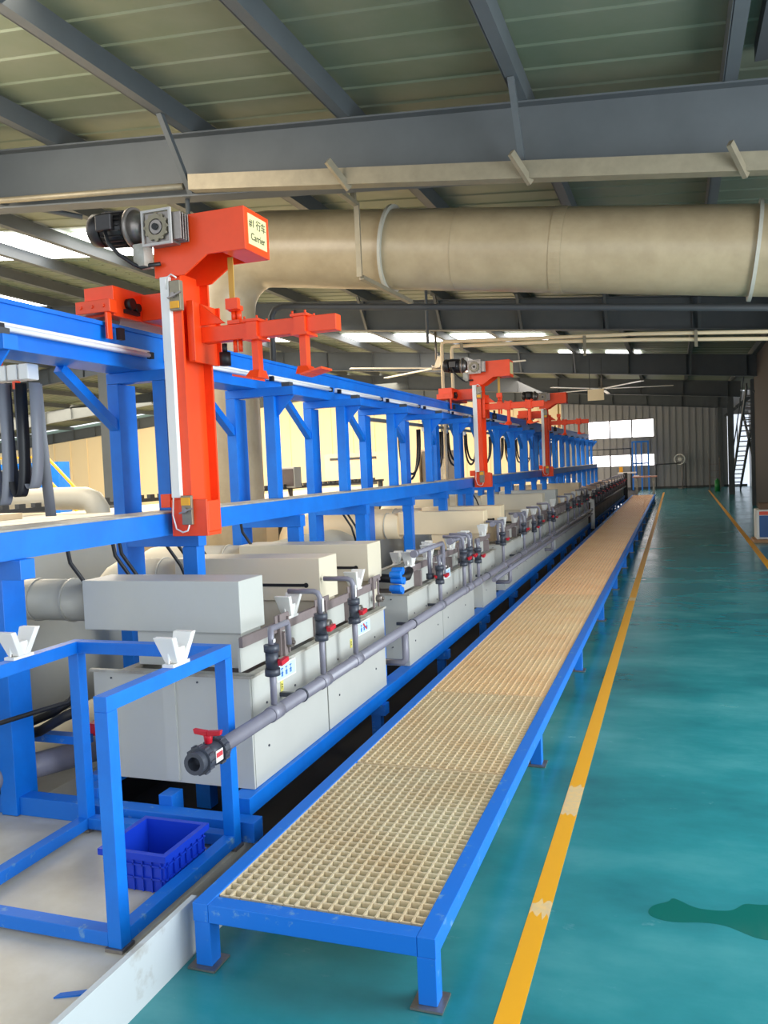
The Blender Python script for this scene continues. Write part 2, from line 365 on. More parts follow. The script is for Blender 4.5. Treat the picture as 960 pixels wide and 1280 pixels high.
# ------------------------------------------------------------------ walkway
XL, XR, WZ = -1.466, -.672, .21
Y0, Y1 = 2.19, 30.6
wk = thing('walkway_frame', 'long low blue steel frame carrying the beige grating walkway', 'walkway', (XL, Y0, 0))
w = MB(); w.box(XL, XL+.055, Y0, Y1, WZ-.06, WZ); w.build('side_rail', BLUEW, wk, .002)
w = MB(); w.box(XR-.055, XR, Y0, Y1, WZ-.06, WZ); w.build('side_rail', BLUEW, wk, .002)
for y in (Y0, Y1-.055):
    w = MB(); w.box(XL+.056, XR-.056, y, y+.055, WZ-.06, WZ-.001); w.build('end_rail', BLUEW, wk, .002)
legY = [Y0]+[Y0+1.97*i for i in range(1, 15)]
pn = 23; py0 = Y0+.062; pl = (Y1-.06-py0)/pn
for y in [py0+pl*i for i in range(1, pn)]:
    w = MB(); w.box(XL+.056, XR-.056, y-.010, y+.010, WZ-.075, WZ-.034); w.build('cross_bar', WOODD, wk)
for y in legY:
    for x in (XL, XR-.06):
        w = MB(); w.box(x+.002, x+.058, y+.002, y+.058, .008, WZ-.061); lg = w.build('leg', BLUEW, wk, .002)
        w = MB(); w.box(x-.018, x+.078, y-.018, y+.078, .0015, .008); w.build('foot_plate', STEEL, lg)
pitch = .038; nx = 18
gx0 = (XL+XR)/2-nx*pitch/2
def panel(y0, n):
    mb = MB(); h = .028; t = .0062; tb = .0045; zt = WZ-.004
    for i in range(nx+1):
        x = gx0+i*pitch
        mb.hexa([(x-tb/2,y0,zt-h),(x+tb/2,y0,zt-h),(x+tb/2,y0+n*pitch,zt-h),(x-tb/2,y0+n*pitch,zt-h),(x-t/2,y0,zt),(x+t/2,y0,zt),(x+t/2,y0+n*pitch,zt),(x-t/2,y0+n*pitch,zt)])
    for j in range(n+1):
        y = y0+j*pitch
        for i in range(nx):
            xa, xb = gx0+i*pitch+t/2, gx0+(i+1)*pitch-t/2
            mb.hexa([(xa,y-tb/2,zt-h),(xb,y-tb/2,zt-h),(xb,y+tb/2,zt-h),(xa,y+tb/2,zt-h),(xa,y-t/2,zt-.0008),(xb,y-t/2,zt-.0008),(xb,y+t/2,zt-.0008),(xa,y+t/2,zt-.0008)])
    return mb
n = int((pl-.008)/pitch); pitch_y = (pl-.022)/n
g0 = panel(py0+.004, n).build('grating_panel', GRATE)
me = g0.data
for v in me.vertices: v.co.y = py0+.011+(v.co.y-py0-.004)*pitch_y/pitch; 
for v in me.vertices: v.co.x -= gx0; v.co.y -= py0; v.co.z -= WZ
g0.location = (gx0, py0, WZ)
tag(g0, 'nearest beige moulded grating panel at the open end of the walkway', 'floor grating', 'beige grating panels of the walkway')
for i in range(1, pn):
    g = g0.copy(); COL.objects.link(g); g.location = (gx0, py0+i*pl, WZ)
    g.material_slots[0].link = 'OBJECT'; g.material_slots[0].material = GRATEM if i < 2 else (GRATEN if i < 5 else GRATEW)  # panels step paler and warmer with distance, light painted into the colour
    g['label'] = ('farthest beige moulded grating panel of the walkway by the work table' if i == pn-1 else '%s beige moulded grating panel of the walkway counted from the camera' % ORD[i])

# ------------------------------------------------------------------ blue stand in front with crate
st = thing('blue_stand', 'open blue square-tube stand nearest the camera in front of the first tank', 'metal stand', (-1.71, 2.19, 0))
a = .052
FX0, FX1, FY0, FY1, FZ = -2.53, -1.745, 2.19, 2.99, .85
for x, y in ((FX1-a, FY0), (FX1-a, FY1-a), (FX0, FY1-a), (FX0, FY0)):
    z1 = FZ-a if not (x < -2.2 and y < 2.3) else FZ-a
    b = MB(); b.box(x, x+a, y, y+a, .012, z1); pp = b.build('post', BLUE, st, .002)
    b = MB(); b.box(x-.008, x+a+.008, y-.008, y+a+.008, 0, .012); b.build('foot', STEEL, pp)
b = MB(); b.box(FX1-a, FX1, FY0, FY1, FZ-a, FZ); b.build('top_rail', BLUE, st, .002)
b = MB(); b.box(FX0, FX0+a, FY0, FY1, FZ-a, FZ); b.build('top_rail', BLUE, st, .002)
b = MB(); b.box(FX0+a, FX1-a, FY1-a, FY1, FZ-a, FZ-.0005); b.build('top_rail', BLUE, st, .002)
for q in ((FX1-a, FX1, FY0+a, FY1-a), (FX0, FX0+a, FY0+a, FY1-a), (FX0+a, FX1-a, FY0, FY0+a), (FX0+a, FX1-a, FY1-a, FY1)):
    b = MB(); b.box(*q, .014, .062); b.build('bottom_rail', BLUEW, st, .002)
# crate
cx0, cx1, cyy0, cyy1, cz0, cz1 = -2.10, -1.815, 2.55, 2.84, 0, .15
def wallbox(mb, x0, x1, y0, y1, z0, z1, t):
    mb.box(x0, x1, y0, y1, z0, z0+t); mb.box(x0, x0+t, y0, y1, z0+t, z1); mb.box(x1-t, x1, y0, y1, z0+t, z1)
    mb.box(x0+t, x1-t, y0, y0+t, z0+t, z1); mb.box(x0+t, x1-t, y1-t, y1, z0+t, z1)
cr_ = thing('plastic_crate', 'deep blue open plastic crate lying inside the blue stand', 'crate', (cx0, cyy0, 0))
b = MB(); wallbox(b, cx0+.008, cx1-.008, cyy0+.008, cyy1-.008, .001, cz1, .006); b.build('crate_body', CRATE, cr_)
b = MB()
for z in (.05, .1): b.box(cx0, cx0+.0075, cyy0+.01, cyy1-.01, z, z+.006); b.box(cx0+.01, cx1-.01, cyy0, cyy0+.0075, z, z+.006); b.box(cx1-.0075, cx1, cyy0+.01, cyy1-.01, z, z+.006)
for i in range(7):
    x = cx0+.02+i*(cx1-cx0-.045)/6; b.box(x, x+.005, cyy0, cyy0+.0075, .003, .12)
    y = cyy0+.02+i*(cyy1-cyy0-.045)/6; b.box(cx1-.0075, cx1, y, y+.005, .003, .12)
b.build('ribs', CRATE, cr_)
b = MB(); b.box(cx0-.008, cx0+.0075, cyy0-.008, cyy1+.008, cz1-.025, cz1); b.box(cx1-.0075, cx1+.008, cyy0-.008, cyy1+.008, cz1-.025, cz1)
b.box(cx0+.0075, cx1-.0075, cyy0-.008, cyy0+.0075, cz1-.025, cz1); b.box(cx0+.0075, cx1-.0075, cyy1-.0075, cyy1+.008, cz1-.025, cz1); b.build('rim', CRATE, cr_)
b = MB(); b.prism([(-1.80,1.935),(-1.735,1.965),(-1.70,1.99),(-1.71,2.005),(-1.745,1.985),(-1.795,1.96)], 2, -.002, .003)
tag(b.build('tape_scrap', BLUEW), 'small torn strip of blue tape on the beige floor', 'tape')
# beams lying on the floor under the line's near end
bm = thing('floor_beam', 'blue steel beam across the floor under the near end of the tanks', 'floor beam', (-3.2, 3.06, 0))
MB().box(-4.2, -1.70, 3.02, 3.10, -.002, .085).build('beam', BLUEW, bm, .003)
for x in (-2.62, -2.22): MB().box(x, x+.07, 3.10, 3.19, .0, .13).build('bracket', BLUEW, bm, .003)

# ------------------------------------------------------------------ saddles (white V shaped rod rests)
def saddle(x, y, z, label, group):     # V opens upward, seen along Y
    t = thing('rod_rest', label, 'rod rest', (x, y, z), group)
    mb = MB()
    for s in (-1, 1):
        # two leaning cheeks
        mb.hexa([(x-.028,y+s*.016-.015,z+.012),(x+.028,y+s*.016-.015,z+.012),(x+.028,y+s*.016+.015,z+.012),(x-.028,y+s*.016+.015,z+.012),
                 (x-.042,y+s*.066-.014,z+.115),(x+.042,y+s*.066-.014,z+.115),(x+.042,y+s*.066+.014,z+.115),(x-.042,y+s*.066+.014,z+.115)])
        mb.box(x-.004, x+.004, min(y+s*.025, y+s*.05), max(y+s*.025, y+s*.05), z+.012, z+.06)
    mb.box(x-.026, x+.026, y-.024, y+.024, z+.012, z+.068)
    mb.build('cheeks', WHITE, t, .003)
    MB().box(x-.024, x+.024, y-.055, y+.055, z, z+.0115).build('base_plate', WHITE, t)
    b_ = MB()
    for s in (-1, 1): b_.cyl((x, y+s*.042, z+.0118), (x, y+s*.042, z+.022), .006, n=6)
    b_.build('bolts', STEEL, t)
    return t
s0 = saddle(-1.771, 2.63, .8505, 'white V-shaped rod rest on the right rail of the blue stand', 'white rod rests')
dup(s0, -.733, .0, 0, 'white V-shaped rod rest on the left rail of the blue stand', 'white rod rests')

# ------------------------------------------------------------------ tanks
XT = -1.79
def tank(y0, y1, x0, label, m=GREYP, ztop=.66, group='plating tanks in the line', front=False):
    t = thing('plating_tank', label, 'tank', (XT, y0, .15), group)
    b = MB(); wallbox(b, x0, XT, y0, y1, .15, ztop-.012, .012); b.build('tank_body', m, t)
    b = MB(); e = .016
    b.box(x0-e, XT+e, y0-.004, y0+.03, ztop-.012, ztop); b.box(x0-e, XT+e, y1-.03, y1+.004, ztop-.012, ztop)
    b.box(x0-e, x0+.03, y0+.03, y1-.03, ztop-.012, ztop); b.box(XT-.03, XT+e, y0+.03, y1-.03, ztop-.012, ztop); b.build('rim', GRIME if m is GREYP else m, t)
    n = max(1, int((y1-y0)/.5))
    if front:
        MB().box(-2.62, XT, 3.208, 3.2205, .15, .6475).build('front_panel', m, t)
        MB().box(-2.636, XT+.016, 3.195, 3.2205, .648, .66).build('front_lip', GRIME, t)
        y0 = 3.208; x0 = -2.62
    if m is GREYP:
        b = MB()
        b.box((x0+XT)/2-.03, (x0+XT)/2+.035, y0-.012, y0-.0002, .16, ztop-.013); b.build('stiffener', m, t)
        b = MB()
        for i in range(max(2, int((y1-y0)/.3))):
            yy = y0+.15+i*.3
            if yy < y1-.05:
                for z in (.30+.1*(i % 2), .5): b.cyl((XT+.0003, yy, z), (XT+.004, yy, z), .006, n=8)
        for xx in (x0+.1, (x0+XT)/2+.15, XT-.12):
            for z in (.28, .62): b.cyl((xx, y0-.0003, z), (xx, y0-.004, z), .005, n=8)
        b.build('bolts', PVCD, t)
    # liquid surface inside
    MB().box(max(x0, X0)+.0125, XT-.0125, y0+(.03 if front else .0125), y1-.0125, ztop-.12, ztop-.1).build('liquid', DTANK, t)
    return t
X0 = -2.455
tk = [(3.225,4.045),(4.06,5.0),(5.50,6.40),(6.41,7.5),(7.88,8.5),(8.98,10.2),(10.21,11.07),(11.09,11.94),(12.0,12.84),(13.1,14.22),(14.25,15.64),(15.66,16.9),(16.92,18.3)]
for i, (a0, a1) in enumerate(tk):
    tank(a0, a1, X0, nth(i, len(tk), 'pale grey open plating tank under the pipe'), front=(i == 0))
dk = [18.5+i*1.3 for i in range(10)]
for i, a0 in enumerate(dk):
    tank(a0, a0+1.28, X0, nth(i, len(dk), 'dark stained tank at the far end of the line'), DTANK, .72, 'dark tanks at the far end')
# steel base under the tanks
bs = thing('tank_base_frame', 'blue steel base rails carrying the row of tanks above the pit', 'base frame', (XT, 3.1, -.3))
MB().box(-1.86, -1.765, 3.11, 31.6, .07, .148).build('rail', BLUE, bs, .002)
MB().box(-2.68, -2.60, 3.2, 31.6, .07, .148).build('rail', BLUE, bs, .002)
y = 4.82
while y < 31:
    MB().box(-2.9, -1.745, y, y+.08, .0, .069).build('cross_beam', BLUEW, bs)
    MB().box(-1.84, -1.78, y+.01, y+.07, -.3, -.001).build('leg', BLUEW, bs)
    y += 1.53
# gap posts between the tanks
for i, yy in enumerate((5.15, 8.7, 12.95, 18.38)):
    tag(MB().box(-1.92, -1.86, yy, yy+.06, .1485, .6).build('gap_post', BLUE), '%s short blue post standing in a gap between the tanks' % ORD[i], 'post', 'posts in the tank gaps')
# mauve plank along the top of the tank rims with splash panels behind
plk = [(3.24,5.0),(5.52,7.5),(7.9,8.5),(9.0,11.06),(11.1,12.84),(13.1,15.6),(15.66,18.3)]
for i, (a0, a1) in enumerate(plk):
    t = thing('rim_rail', nth(i, len(plk), 'mauve-grey plastic rail along the tank tops'), 'rail', (-1.86, a0, .6615), 'rails on the tank tops')
    MB().box(-1.865, -1.853, a0+.01, a1-.01, .662, .815).build('splash_panel', GREYP, t)
    MB().box(-1.852, -1.832, a0, a1, .775, .822).build('plank', PLANK, t, .002)
    yy = a0+.35
    while yy < a1-.15:
        MB().box(-1.852, -1.80, yy, yy+.035, .662, .774).build('bracket', PLANK, t); yy += .45

# hoods
hoods = [(3.30,3.53,'nearest pale grey exhaust hood box above the first tank'),
         (4.20,4.45,'second exhaust hood box from the camera with a dark slot'),
         (4.97,5.215,'third exhaust hood box from the camera with a dark slot'),
         (8.40,8.58,'fourth cream exhaust hood box from the camera'),
         (9.28,9.50,'fifth cream exhaust hood box from the camera'),
         (12.42,12.66,'sixth grey exhaust hood box from the camera, behind the second hoist mast'),
         (13.85,14.15,'seventh grey exhaust hood box from the camera'),
         (17.4,17.75,'farthest cream exhaust hood box of the tank row')]
for i, (a0, a1, lb) in enumerate(hoods):
    t = thing('exhaust_hood', lb, 'exhaust hood', (-1.87, a0, .82), 'exhaust hoods over the tanks')
    x0 = -2.73 if i == 0 else -2.80
    m_ = GREYP if i in (0, 6) else (CREAM2 if i in (1, 2, 5) else CREAM)
    MB().box(x0, -1.87, a0, a1, .825, 1.065).build('hood_box', m_, t, .004)
    if i in (1, 2, 4):
        b = MB(); b.box(-2.35, -1.955, a0-.003, a0-.0003, .905, .922); b.cyl((-1.955, a0-.0045, .9135), (-1.955, a0-.0003, .9135), .014, n=14); b.build('slot', BLACK, t)
    ym = (a0+a1)/2; rr = .105 if i < 3 else .14; zc_ = .95 if i < 3 else .915
    xe = (-3.2, -3.2, -3.5, -3.95, -4.2, -4.2, -4.2, -4.2)[i]; el = .16
    b = MB(); b.tube([(x0-.0005, ym, zc_)]+[(xe+el*math.cos(math.radians(q)), ym, zc_-el+el*math.sin(math.radians(q))) for q in (90,108,126,144,162,180)]+[(xe-el, ym, .45)], rr, 28); b.build('duct_stub', m_ if i else DUCTG, t)
    for q in (.15, .36):
        b = MB(); b.ring((x0-q, ym, zc_), (1,0,0), rr+.006, rr+.0004, .012, 28); b.build('duct_band', DUCTG, t)
    MB().box(-2.44, -1.885, a0+.02, a1-.02, .6625, .8245).build('hood_neck', m_, t)
# main collecting duct behind the tanks
md = thing('main_exhaust_duct', 'large dull grey round duct lying along the back of the tanks', 'duct', (-3.45, 3.5, .3))
b = MB(); b.tube([(-3.55, 2.2, .54), (-3.55, 30, .54)], .36, 40); b.build('duct_pipe', DUCTG, md)
for q in range(12):
    b = MB(); b.ring((-3.55, 3.3+q*2.2, .54), (0,1,0), .372, .3604, .04, 40); b.build('duct_band', DUCTG, md)
for i, (a0, a1, lb) in enumerate(hoods[:1]): pass
# more light ducts between the hoods (rising elbows)
def elbow_duct(xc, y, z, rr, label, m, xe):
    t = thing('branch_duct', label, 'duct', (xe, y, .5), 'branch ducts behind the tanks')
    b = MB(); b.tube([(xe, y, z)]+[(x_, y, z_) for x_, _, z_ in arc((xc, y, z-.14), .14, 90, 180, 6)]+[(xc-.14, y, z-.28)], rr, 24); b.build('duct_pipe', m, t)
    b = MB(); b.ring((xe-.25, y, z), (1,0,0), rr+.008, rr+.0004, .03, 24); b.build('duct_bands', DUCTG, t)
#elbow_duct(-3.30, 6.6, 1.08, .12, 'cream elbow duct behind the third exhaust hood', CREAM, -2.1)
#elbow_duct(-3.30, 7.4, 1.02, .15, 'thick cream duct in front of the fourth exhaust hood', CREAM, -1.95)

# ------------------------------------------------------------------ long drain manifold and its valves
mp_ = thing('manifold_pipe', 'long grey plastic pipe along the front of the tanks', 'pipe', (-1.68, 2.7, .45))
ZP = .50; XP = -1.68
b = MB(); b.tube([(XP, 2.72, ZP), (XP, 9.0, ZP), (XP, 18.0, ZP-.02)], .030, 20); b.build('pipe_run', PVC, mp_)
b = MB(); b.tube([(XP+.0, 7.9, ZP-.08), (XP, 12.6, ZP-.08), (XP, 17.9, ZP-.10)], .024, 16); b.build('pipe_run', PVC, mp_)
ris = [3.22, 3.76, 4.21, 5.97, 6.72, 6.93, 7.25, 8.40, 9.65, 10.4, 10.86, 11.74, 12.16, 13.87, 14.8, 15.6, 16.56, 17.2]
for y in ris:
    b = MB(); b.tube([(XP, y-.045, ZP), (XP, y+.045, ZP)], .034, 20); b.build('pipe_tee', PVC, mp_)
for y in (3.5, 5.25, 6.0, 7.6, 9.3):
    b = MB(); b.ring((XP, y, ZP), (0,1,0), .0345, .0304, .012, 20); b.box(XT+.0005, XP-.033, y-.01, y+.01, ZP-.01, ZP+.01); b.build('pipe_clip', PVCD, mp_)
for i, y in enumerate((5.08, 8.72, 11.95)):
    b = MB(); b.tube([(XP, y, ZP-.031), (XP, y, ZP-.2), (XP-.02, y, ZP-.22), (XP-.2, y, ZP-.22)], .022, 14); b.build('return_bend', PVC, mp_)
# end valve
ev = thing('ball_valve', 'big grey ball valve with red wing handle on the open end of the pipe', 'valve', (XP, 2.6, .47))
b = MB(); b.cyl((XP, 2.645, ZP), (XP, 2.71, ZP), .043, n=24); b.build('valve_body', PVCD, ev)
for y0 in (2.60, 2.712):
    b = MB(); b.ring((XP, y0+.018, ZP), (0,1,0), .052, .028, .036, 24)
    for j in range(12): 
        a_ = j*PI/6; b.box(XP+.052*math.cos(a_)-.004, XP+.052*math.cos(a_)+.004, y0+.003, y0+.033, ZP+.052*math.sin(a_)-.004, ZP+.052*math.sin(a_)+.004)
    b.build('union_nut', PVCD, ev)
b = MB(); b.ring((XP, 2.585, ZP), (0,1,0), .042, .026, .03, 24); b.build('open_socket', PVCD, ev)
b = MB(); b.cyl((XP, 2.675, ZP+.043), (XP, 2.675, ZP+.075), .014, .018); 
for s in (-1, 1): b.hexa([(XP, 2.667, ZP+.07),(XP+s*.055, 2.665, ZP+.078),(XP+s*.055, 2.685, ZP+.078),(XP, 2.683, ZP+.07),(XP, 2.667, ZP+.092),(XP+s*.06, 2.665, ZP+.097),(XP+s*.06, 2.685, ZP+.097),(XP, 2.683, ZP+.092)])
b.build('handle', HANDLE, ev, .003)
b = MB(); b.box(XP+.0432, XP+.0445, 2.652, 2.702, ZP-.022, ZP+.022); lb_ = b.build('sticker', WHITE, ev)
MB().box(XP+.0446, XP+.0452, 2.655, 2.699, ZP-.004, ZP+.014).build('sticker_print', INKR, ev)

def riser(y, label, kind=0, hz=.66, top=.86, group='valve risers on the manifold pipe', xp=XP):
    t = thing('valve_riser', label, 'valve', (xp, y, ZP), group)
    b = MB(); b.tube([(xp, y, ZP+.037), (xp, y, hz+.06)], .015, 12); b.build('lower_pipe', PVC, t)
    b = MB(); b.cyl((xp, y, hz+.005), (xp, y, hz+.035), .034, n=16); b.build('union_nut', PVCD, t)
    b = MB(); b.cyl((xp, y, hz+.11), (xp, y, hz+.14), .034, n=16); b.build('union_nut', PVCD, t)
    b = MB(); b.cyl((xp, y, hz+.036), (xp, y, hz+.109), .029, n=16); b.build('valve_body', PVCD, t)
    b = MB(); b.cyl((xp+.029, y, hz+.07), (xp+.05, y, hz+.07), .009, n=10); b.bar((xp+.055, y-.035, hz+.066), (xp+.055, y+.035, hz+.074), .022, .022); b.build('handle', HANDLE, t, .003)
    b = MB()
    if kind == 0:
        b.tube([(xp, y, hz+.141), (xp, y, top-.03), (xp-.01, y+.02, top-.008), (xp-.02, y+.04, top), (xp-.05, y+.26, top-.012), (xp-.055, y+.28, top-.03), (xp-.055, y+.285, top-.12)], .014, 12)
    else:
        b.tube([(xp, y, hz+.141), (xp, y, top-.03), (xp-.01, y, top-.008), (xp-.03, y, top), (xp-.17, y, top)], .014, 12)
    b.build('upper_pipe', PVC, t)
    MB().box(xp+.0145, xp+.0165, y-.010, y+.010, hz+.15, top-.035).build('sticker', WHITE, t)
    return t
protoA = riser(3.22, 'nearest grey valve riser with red handle on the pipe', 0, .66, .86)
protoB = riser(3.76, 'second grey valve riser with red handle and sideways elbow', 1, .70, .95)
for i, y in enumerate(ris[2:], 2):
    pr_, yb, dz = (protoB, 3.76, 0) if i % 3 else (protoA, 3.22, .02)
    dup(pr_, 0, y-yb, dz*0, nth(i, len(ris), 'grey valve riser with red handle on the long pipe'))
far = [18.9+i*.62 for i in range(20)]
for i, y in enumerate(far):
    dup(protoB if i % 2 else protoA, -.03, y-(3.76 if i % 2 else 3.22), .0, nth(i, len(far), 'small valve riser on the dark far tanks'), 'valve risers on the far tanks')
b = MB(); b.tube([(-1.71, 18.55, ZP), (-1.71, 31.2, ZP)], .03, 14)
tag(b.build('pipe', PVCD), 'dark grey pipe along the front of the far dark tanks', 'pipe')
for i, (ya, yb, zz) in enumerate(((5.62, 6.35, .93), (6.62, 7.3, .92), (8.3, 8.8, .93), (9.6, 10.2, .93))):
    t = thing('dosing_pipe', nth(i, 4, 'horizontal grey pipe with a red valve above the tank rim'), 'pipe', (-1.76, ya, .7), 'horizontal pipes above the tank rims')
    b = MB(); b.tube([(-1.76, ya, zz), (-1.76, yb, zz), (-1.76, yb+.02, zz-.02), (-1.76, yb+.02, .662)], .019, 14); b.build('pipe_run', PVC, t)
    b = MB(); b.cyl((-1.76, ya-.03, zz), (-1.76, ya+.03, zz), .027, n=14); b.build('end_socket', PVC, t)
    b = MB(); b.tube([(-1.76, (ya+yb)/2, zz-.019), (-1.76, (ya+yb)/2, .74)], .016, 12); b.build('drop_pipe', PVC, t)
    b = MB(); b.cyl((-1.76, (ya+yb)/2, .70), (-1.76, (ya+yb)/2, .7395), .03, n=14); b.build('valve_body', PVCD, t)
    b = MB(); b.cyl((-1.73, (ya+yb)/2, .72), (-1.705, (ya+yb)/2, .72), .009, n=8); b.bar((-1.70, (ya+yb)/2-.04, .716), (-1.70, (ya+yb)/2+.04, .726), .022, .022); b.build('handle', HANDLE, t, .003)
    b = MB(); b.box(-1.742, -1.740, (ya+yb)/2-.012, (ya+yb)/2+.012, .78, .86); b.build('sticker', WHITE, t)
for i, (yy, rr_) in enumerate(((6.05, .012), (7.0, .012), (9.75, .012))):
    pass
# blue ball valves and black hose in the first gap
t = thing('blue_valve', 'bright blue lobed valve beside the second tank', 'valve', (-1.78, 5.2, .75))
b = MB()
for dy, dz in ((0,0),(.03,.06),(-.03,-.05),(.05,-.01),(-.02,.04),(.01,-.07)): b.cyl((-1.80, 5.2+dy, .80+dz), (-1.72, 5.2+dy, .80+dz), .022, .026, 10)
b.build('valve_body', BLUE, t, .004)
b = MB(); b.tube([(-2.3, 5.3, .82), (-1.9, 5.3, .80), (-1.8, 5.32, .79), (-1.75, 5.4, .80), (-1.76, 5.48, .83)], .03, 14)
tag(b.build('hose', BLACK), 'thick black hose in the gap between second and third tank', 'hose')
# slanted overflow lip at third tank
b = MB(); b.hexa([(-1.88,5.42,.75),(-1.83,5.42,.75),(-1.83,6.1,.88),(-1.88,6.1,.88),(-1.88,5.42,.765),(-1.83,5.42,.765),(-1.83,6.1,.895),(-1.88,6.1,.895)])
# signs on the tank fronts
sg = [(3.40,.52,'left'),(4.44,.52,'right'),(6.35,.58,'x'),(9.9,.58,'x')]
for i, (y, z, _) in enumerate(sg):
    t = thing('tank_sign', ['nearest tilted pale blue label plate on the first tank', 'pale blue label plate with red print on the second tank', 'third pale blue label plate along the tanks', 'farthest pale blue label plate along the tanks'][i], 'sign', (-1.72, y, z), 'label plates on the tanks')
    b = MB(); b.box(-1.758, -1.752, y, y+.2, z+.06, z+.135); b.build('plate', WHITE, t)
    b = MB(); b.box(-1.7518, -1.751, y+.006, y+.194, z+.066, z+.129); b.build('print_field', SIGNB, t)
    for j in range(3):
        b = MB()
        yy = y+.04+j*.045
        b.box(-1.7508, -1.750, yy, yy+.022, z+.112, z+.117); b.box(-1.7508, -1.750, yy, yy+.022, z+.094, z+.099); b.box(-1.7508, -1.750, yy+.009, yy+.013, z+.078, z+.118); b.box(-1.7508, -1.750, yy+.002, yy+.006, z+.078, z+.094); b.box(-1.7508, -1.750, yy+.016, yy+.02, z+.078, z+.094)
        b.build('character', INKB, t)
    if i == 1: MB().bar((-1.7500,y+.08,z+.12),(-1.7500,y+.14,z+.08),.001,.012).build('red_stripe', INKR, t)
    b = MB(); b.box(-1.79, -1.758, y+.06, y+.09, z+.06, z+.075); b.build('bracket', WHITE, t)
for i, (y, z) in enumerate(((3.50,.51),(4.40,.52))):
    t = thing('warning_tag', ['small yellow tag below the nearest label plate', 'small yellow tag below the second label plate'][i], 'tag', (-1.789, y, z))
    MB().box(-1.7897, -1.787, y, y+.03, z, z+.05).build('card', mat('yellow_tag', (226,216,110), .5), t)
    b = MB(); b.box(-1.7868, -1.7862, y+.008, y+.022, z+.03, z+.034); b.box(-1.7868, -1.7862, y+.008, y+.022, z+.018, z+.022); b.box(-1.7868,-1.7862,y+.008,y+.012,z+.012,z+.04); b.build('print', INK, t)

# rod rests along the tanks
sy_ = [3.74, 4.65, 5.75, 6.23, 6.94, 7.40, 8.2, 9.2, 9.96, 10.7, 11.4, 12.4, 13.3, 14.5, 15.3, 16.2, 17.1, 18.1]
for i, y in enumerate(sy_):
    dup(s0, -1.842+1.771, y-2.63, .8225-.8505, nth(i, len(sy_), 'white V-shaped rod rest on the near rim of the tanks'), 'white rod rests')
sf = [19+i*1.0 for i in range(12)]
for i, y in enumerate(sf):
    dup(s0, -1.81+1.771, y-2.63, .7205-.8505, nth(i, len(sf), 'white rod rest on the dark far tanks'), 'white rod rests')
sl = [4.7, 5.75, 6.3, 7.2, 8.2]
for i, y in enumerate(sl):
    dup(s0, -2.43+1.771, y-2.63, .6605-.8505, nth(i, len(sl), 'white rod rest on the back rim of the tanks'), 'white rod rests')
# small steel gear like brackets with rollers between hoods (agitation drive)
for i, y in enumerate((3.58, 4.05, 4.52, 4.9, 6.5, 7.1, 10.0)):
    t = thing('drive_bracket', nth(i, 7, 'mauve bracket with roller on the tank rim'), 'bracket', (-1.8, y, .6605), 'drive brackets on the tank rims')
    MB().box(-1.825, -1.815, y, y+.012, .6605, .86).build('upright', PLANK, t)
    MB().box(-1.825, -1.815, y+.09, y+.102, .6605, .84).build('upright', PLANK, t)
    MB().box(-1.831, -1.8255, y-.03, y+.16, .823, .86).build('crossbar', PLANK, t)
    b = MB(); b.cyl((-1.814, y+.05, .72), (-1.775, y+.05, .72), .024, n=16); b.cyl((-1.775, y+.05, .72), (-1.765, y+.05, .72), .01, n=10); b.build('roller', STEEL, t)
# white downpipe at the end of the pale tanks
b = MB(); b.tube([(-1.70, 18.36, .05), (-1.70, 18.36, .60), (-1.70, 18.33, .64), (-1.74, 18.3, .655), (-1.9, 18.3, .655)], .045, 16)
tag(b.build('downpipe', WHITE), 'white plastic downpipe with elbow where the dark tanks begin', 'pipe')
# equipment at the far end of the line
t = thing('end_post', 'black upright post at the far end of the dark tanks', 'post', (-1.75, 31.55, 0))
MB().box(-1.8, -1.66, 31.65, 31.75, -.002, .98).build('post', BLACK, t)
t = thing('discharge_chute', 'white tray with orange bracket sticking out past the far tanks', 'chute', (-1.7, 31.8, .8))
MB().box(-2.0, -1.35, 31.8, 31.95, .95, 1.0).build('tray', WHITE, t); MB().box(-1.95, -1.82, 31.8, 31.9, 1.001, 1.2).build('bracket', YEL, t)
MB().box(-1.9, -1.85, 31.8, 31.85, -.001, .949).build('leg', STEEL, t)
t = thing('brown_board', 'brown wooden board lying on top of the far tanks', 'board', (-2.3, 25, .72))
MB().box(-2.64, -1.9, 22.0, 31.2, .7205, .76).build('board', WOODD, t)

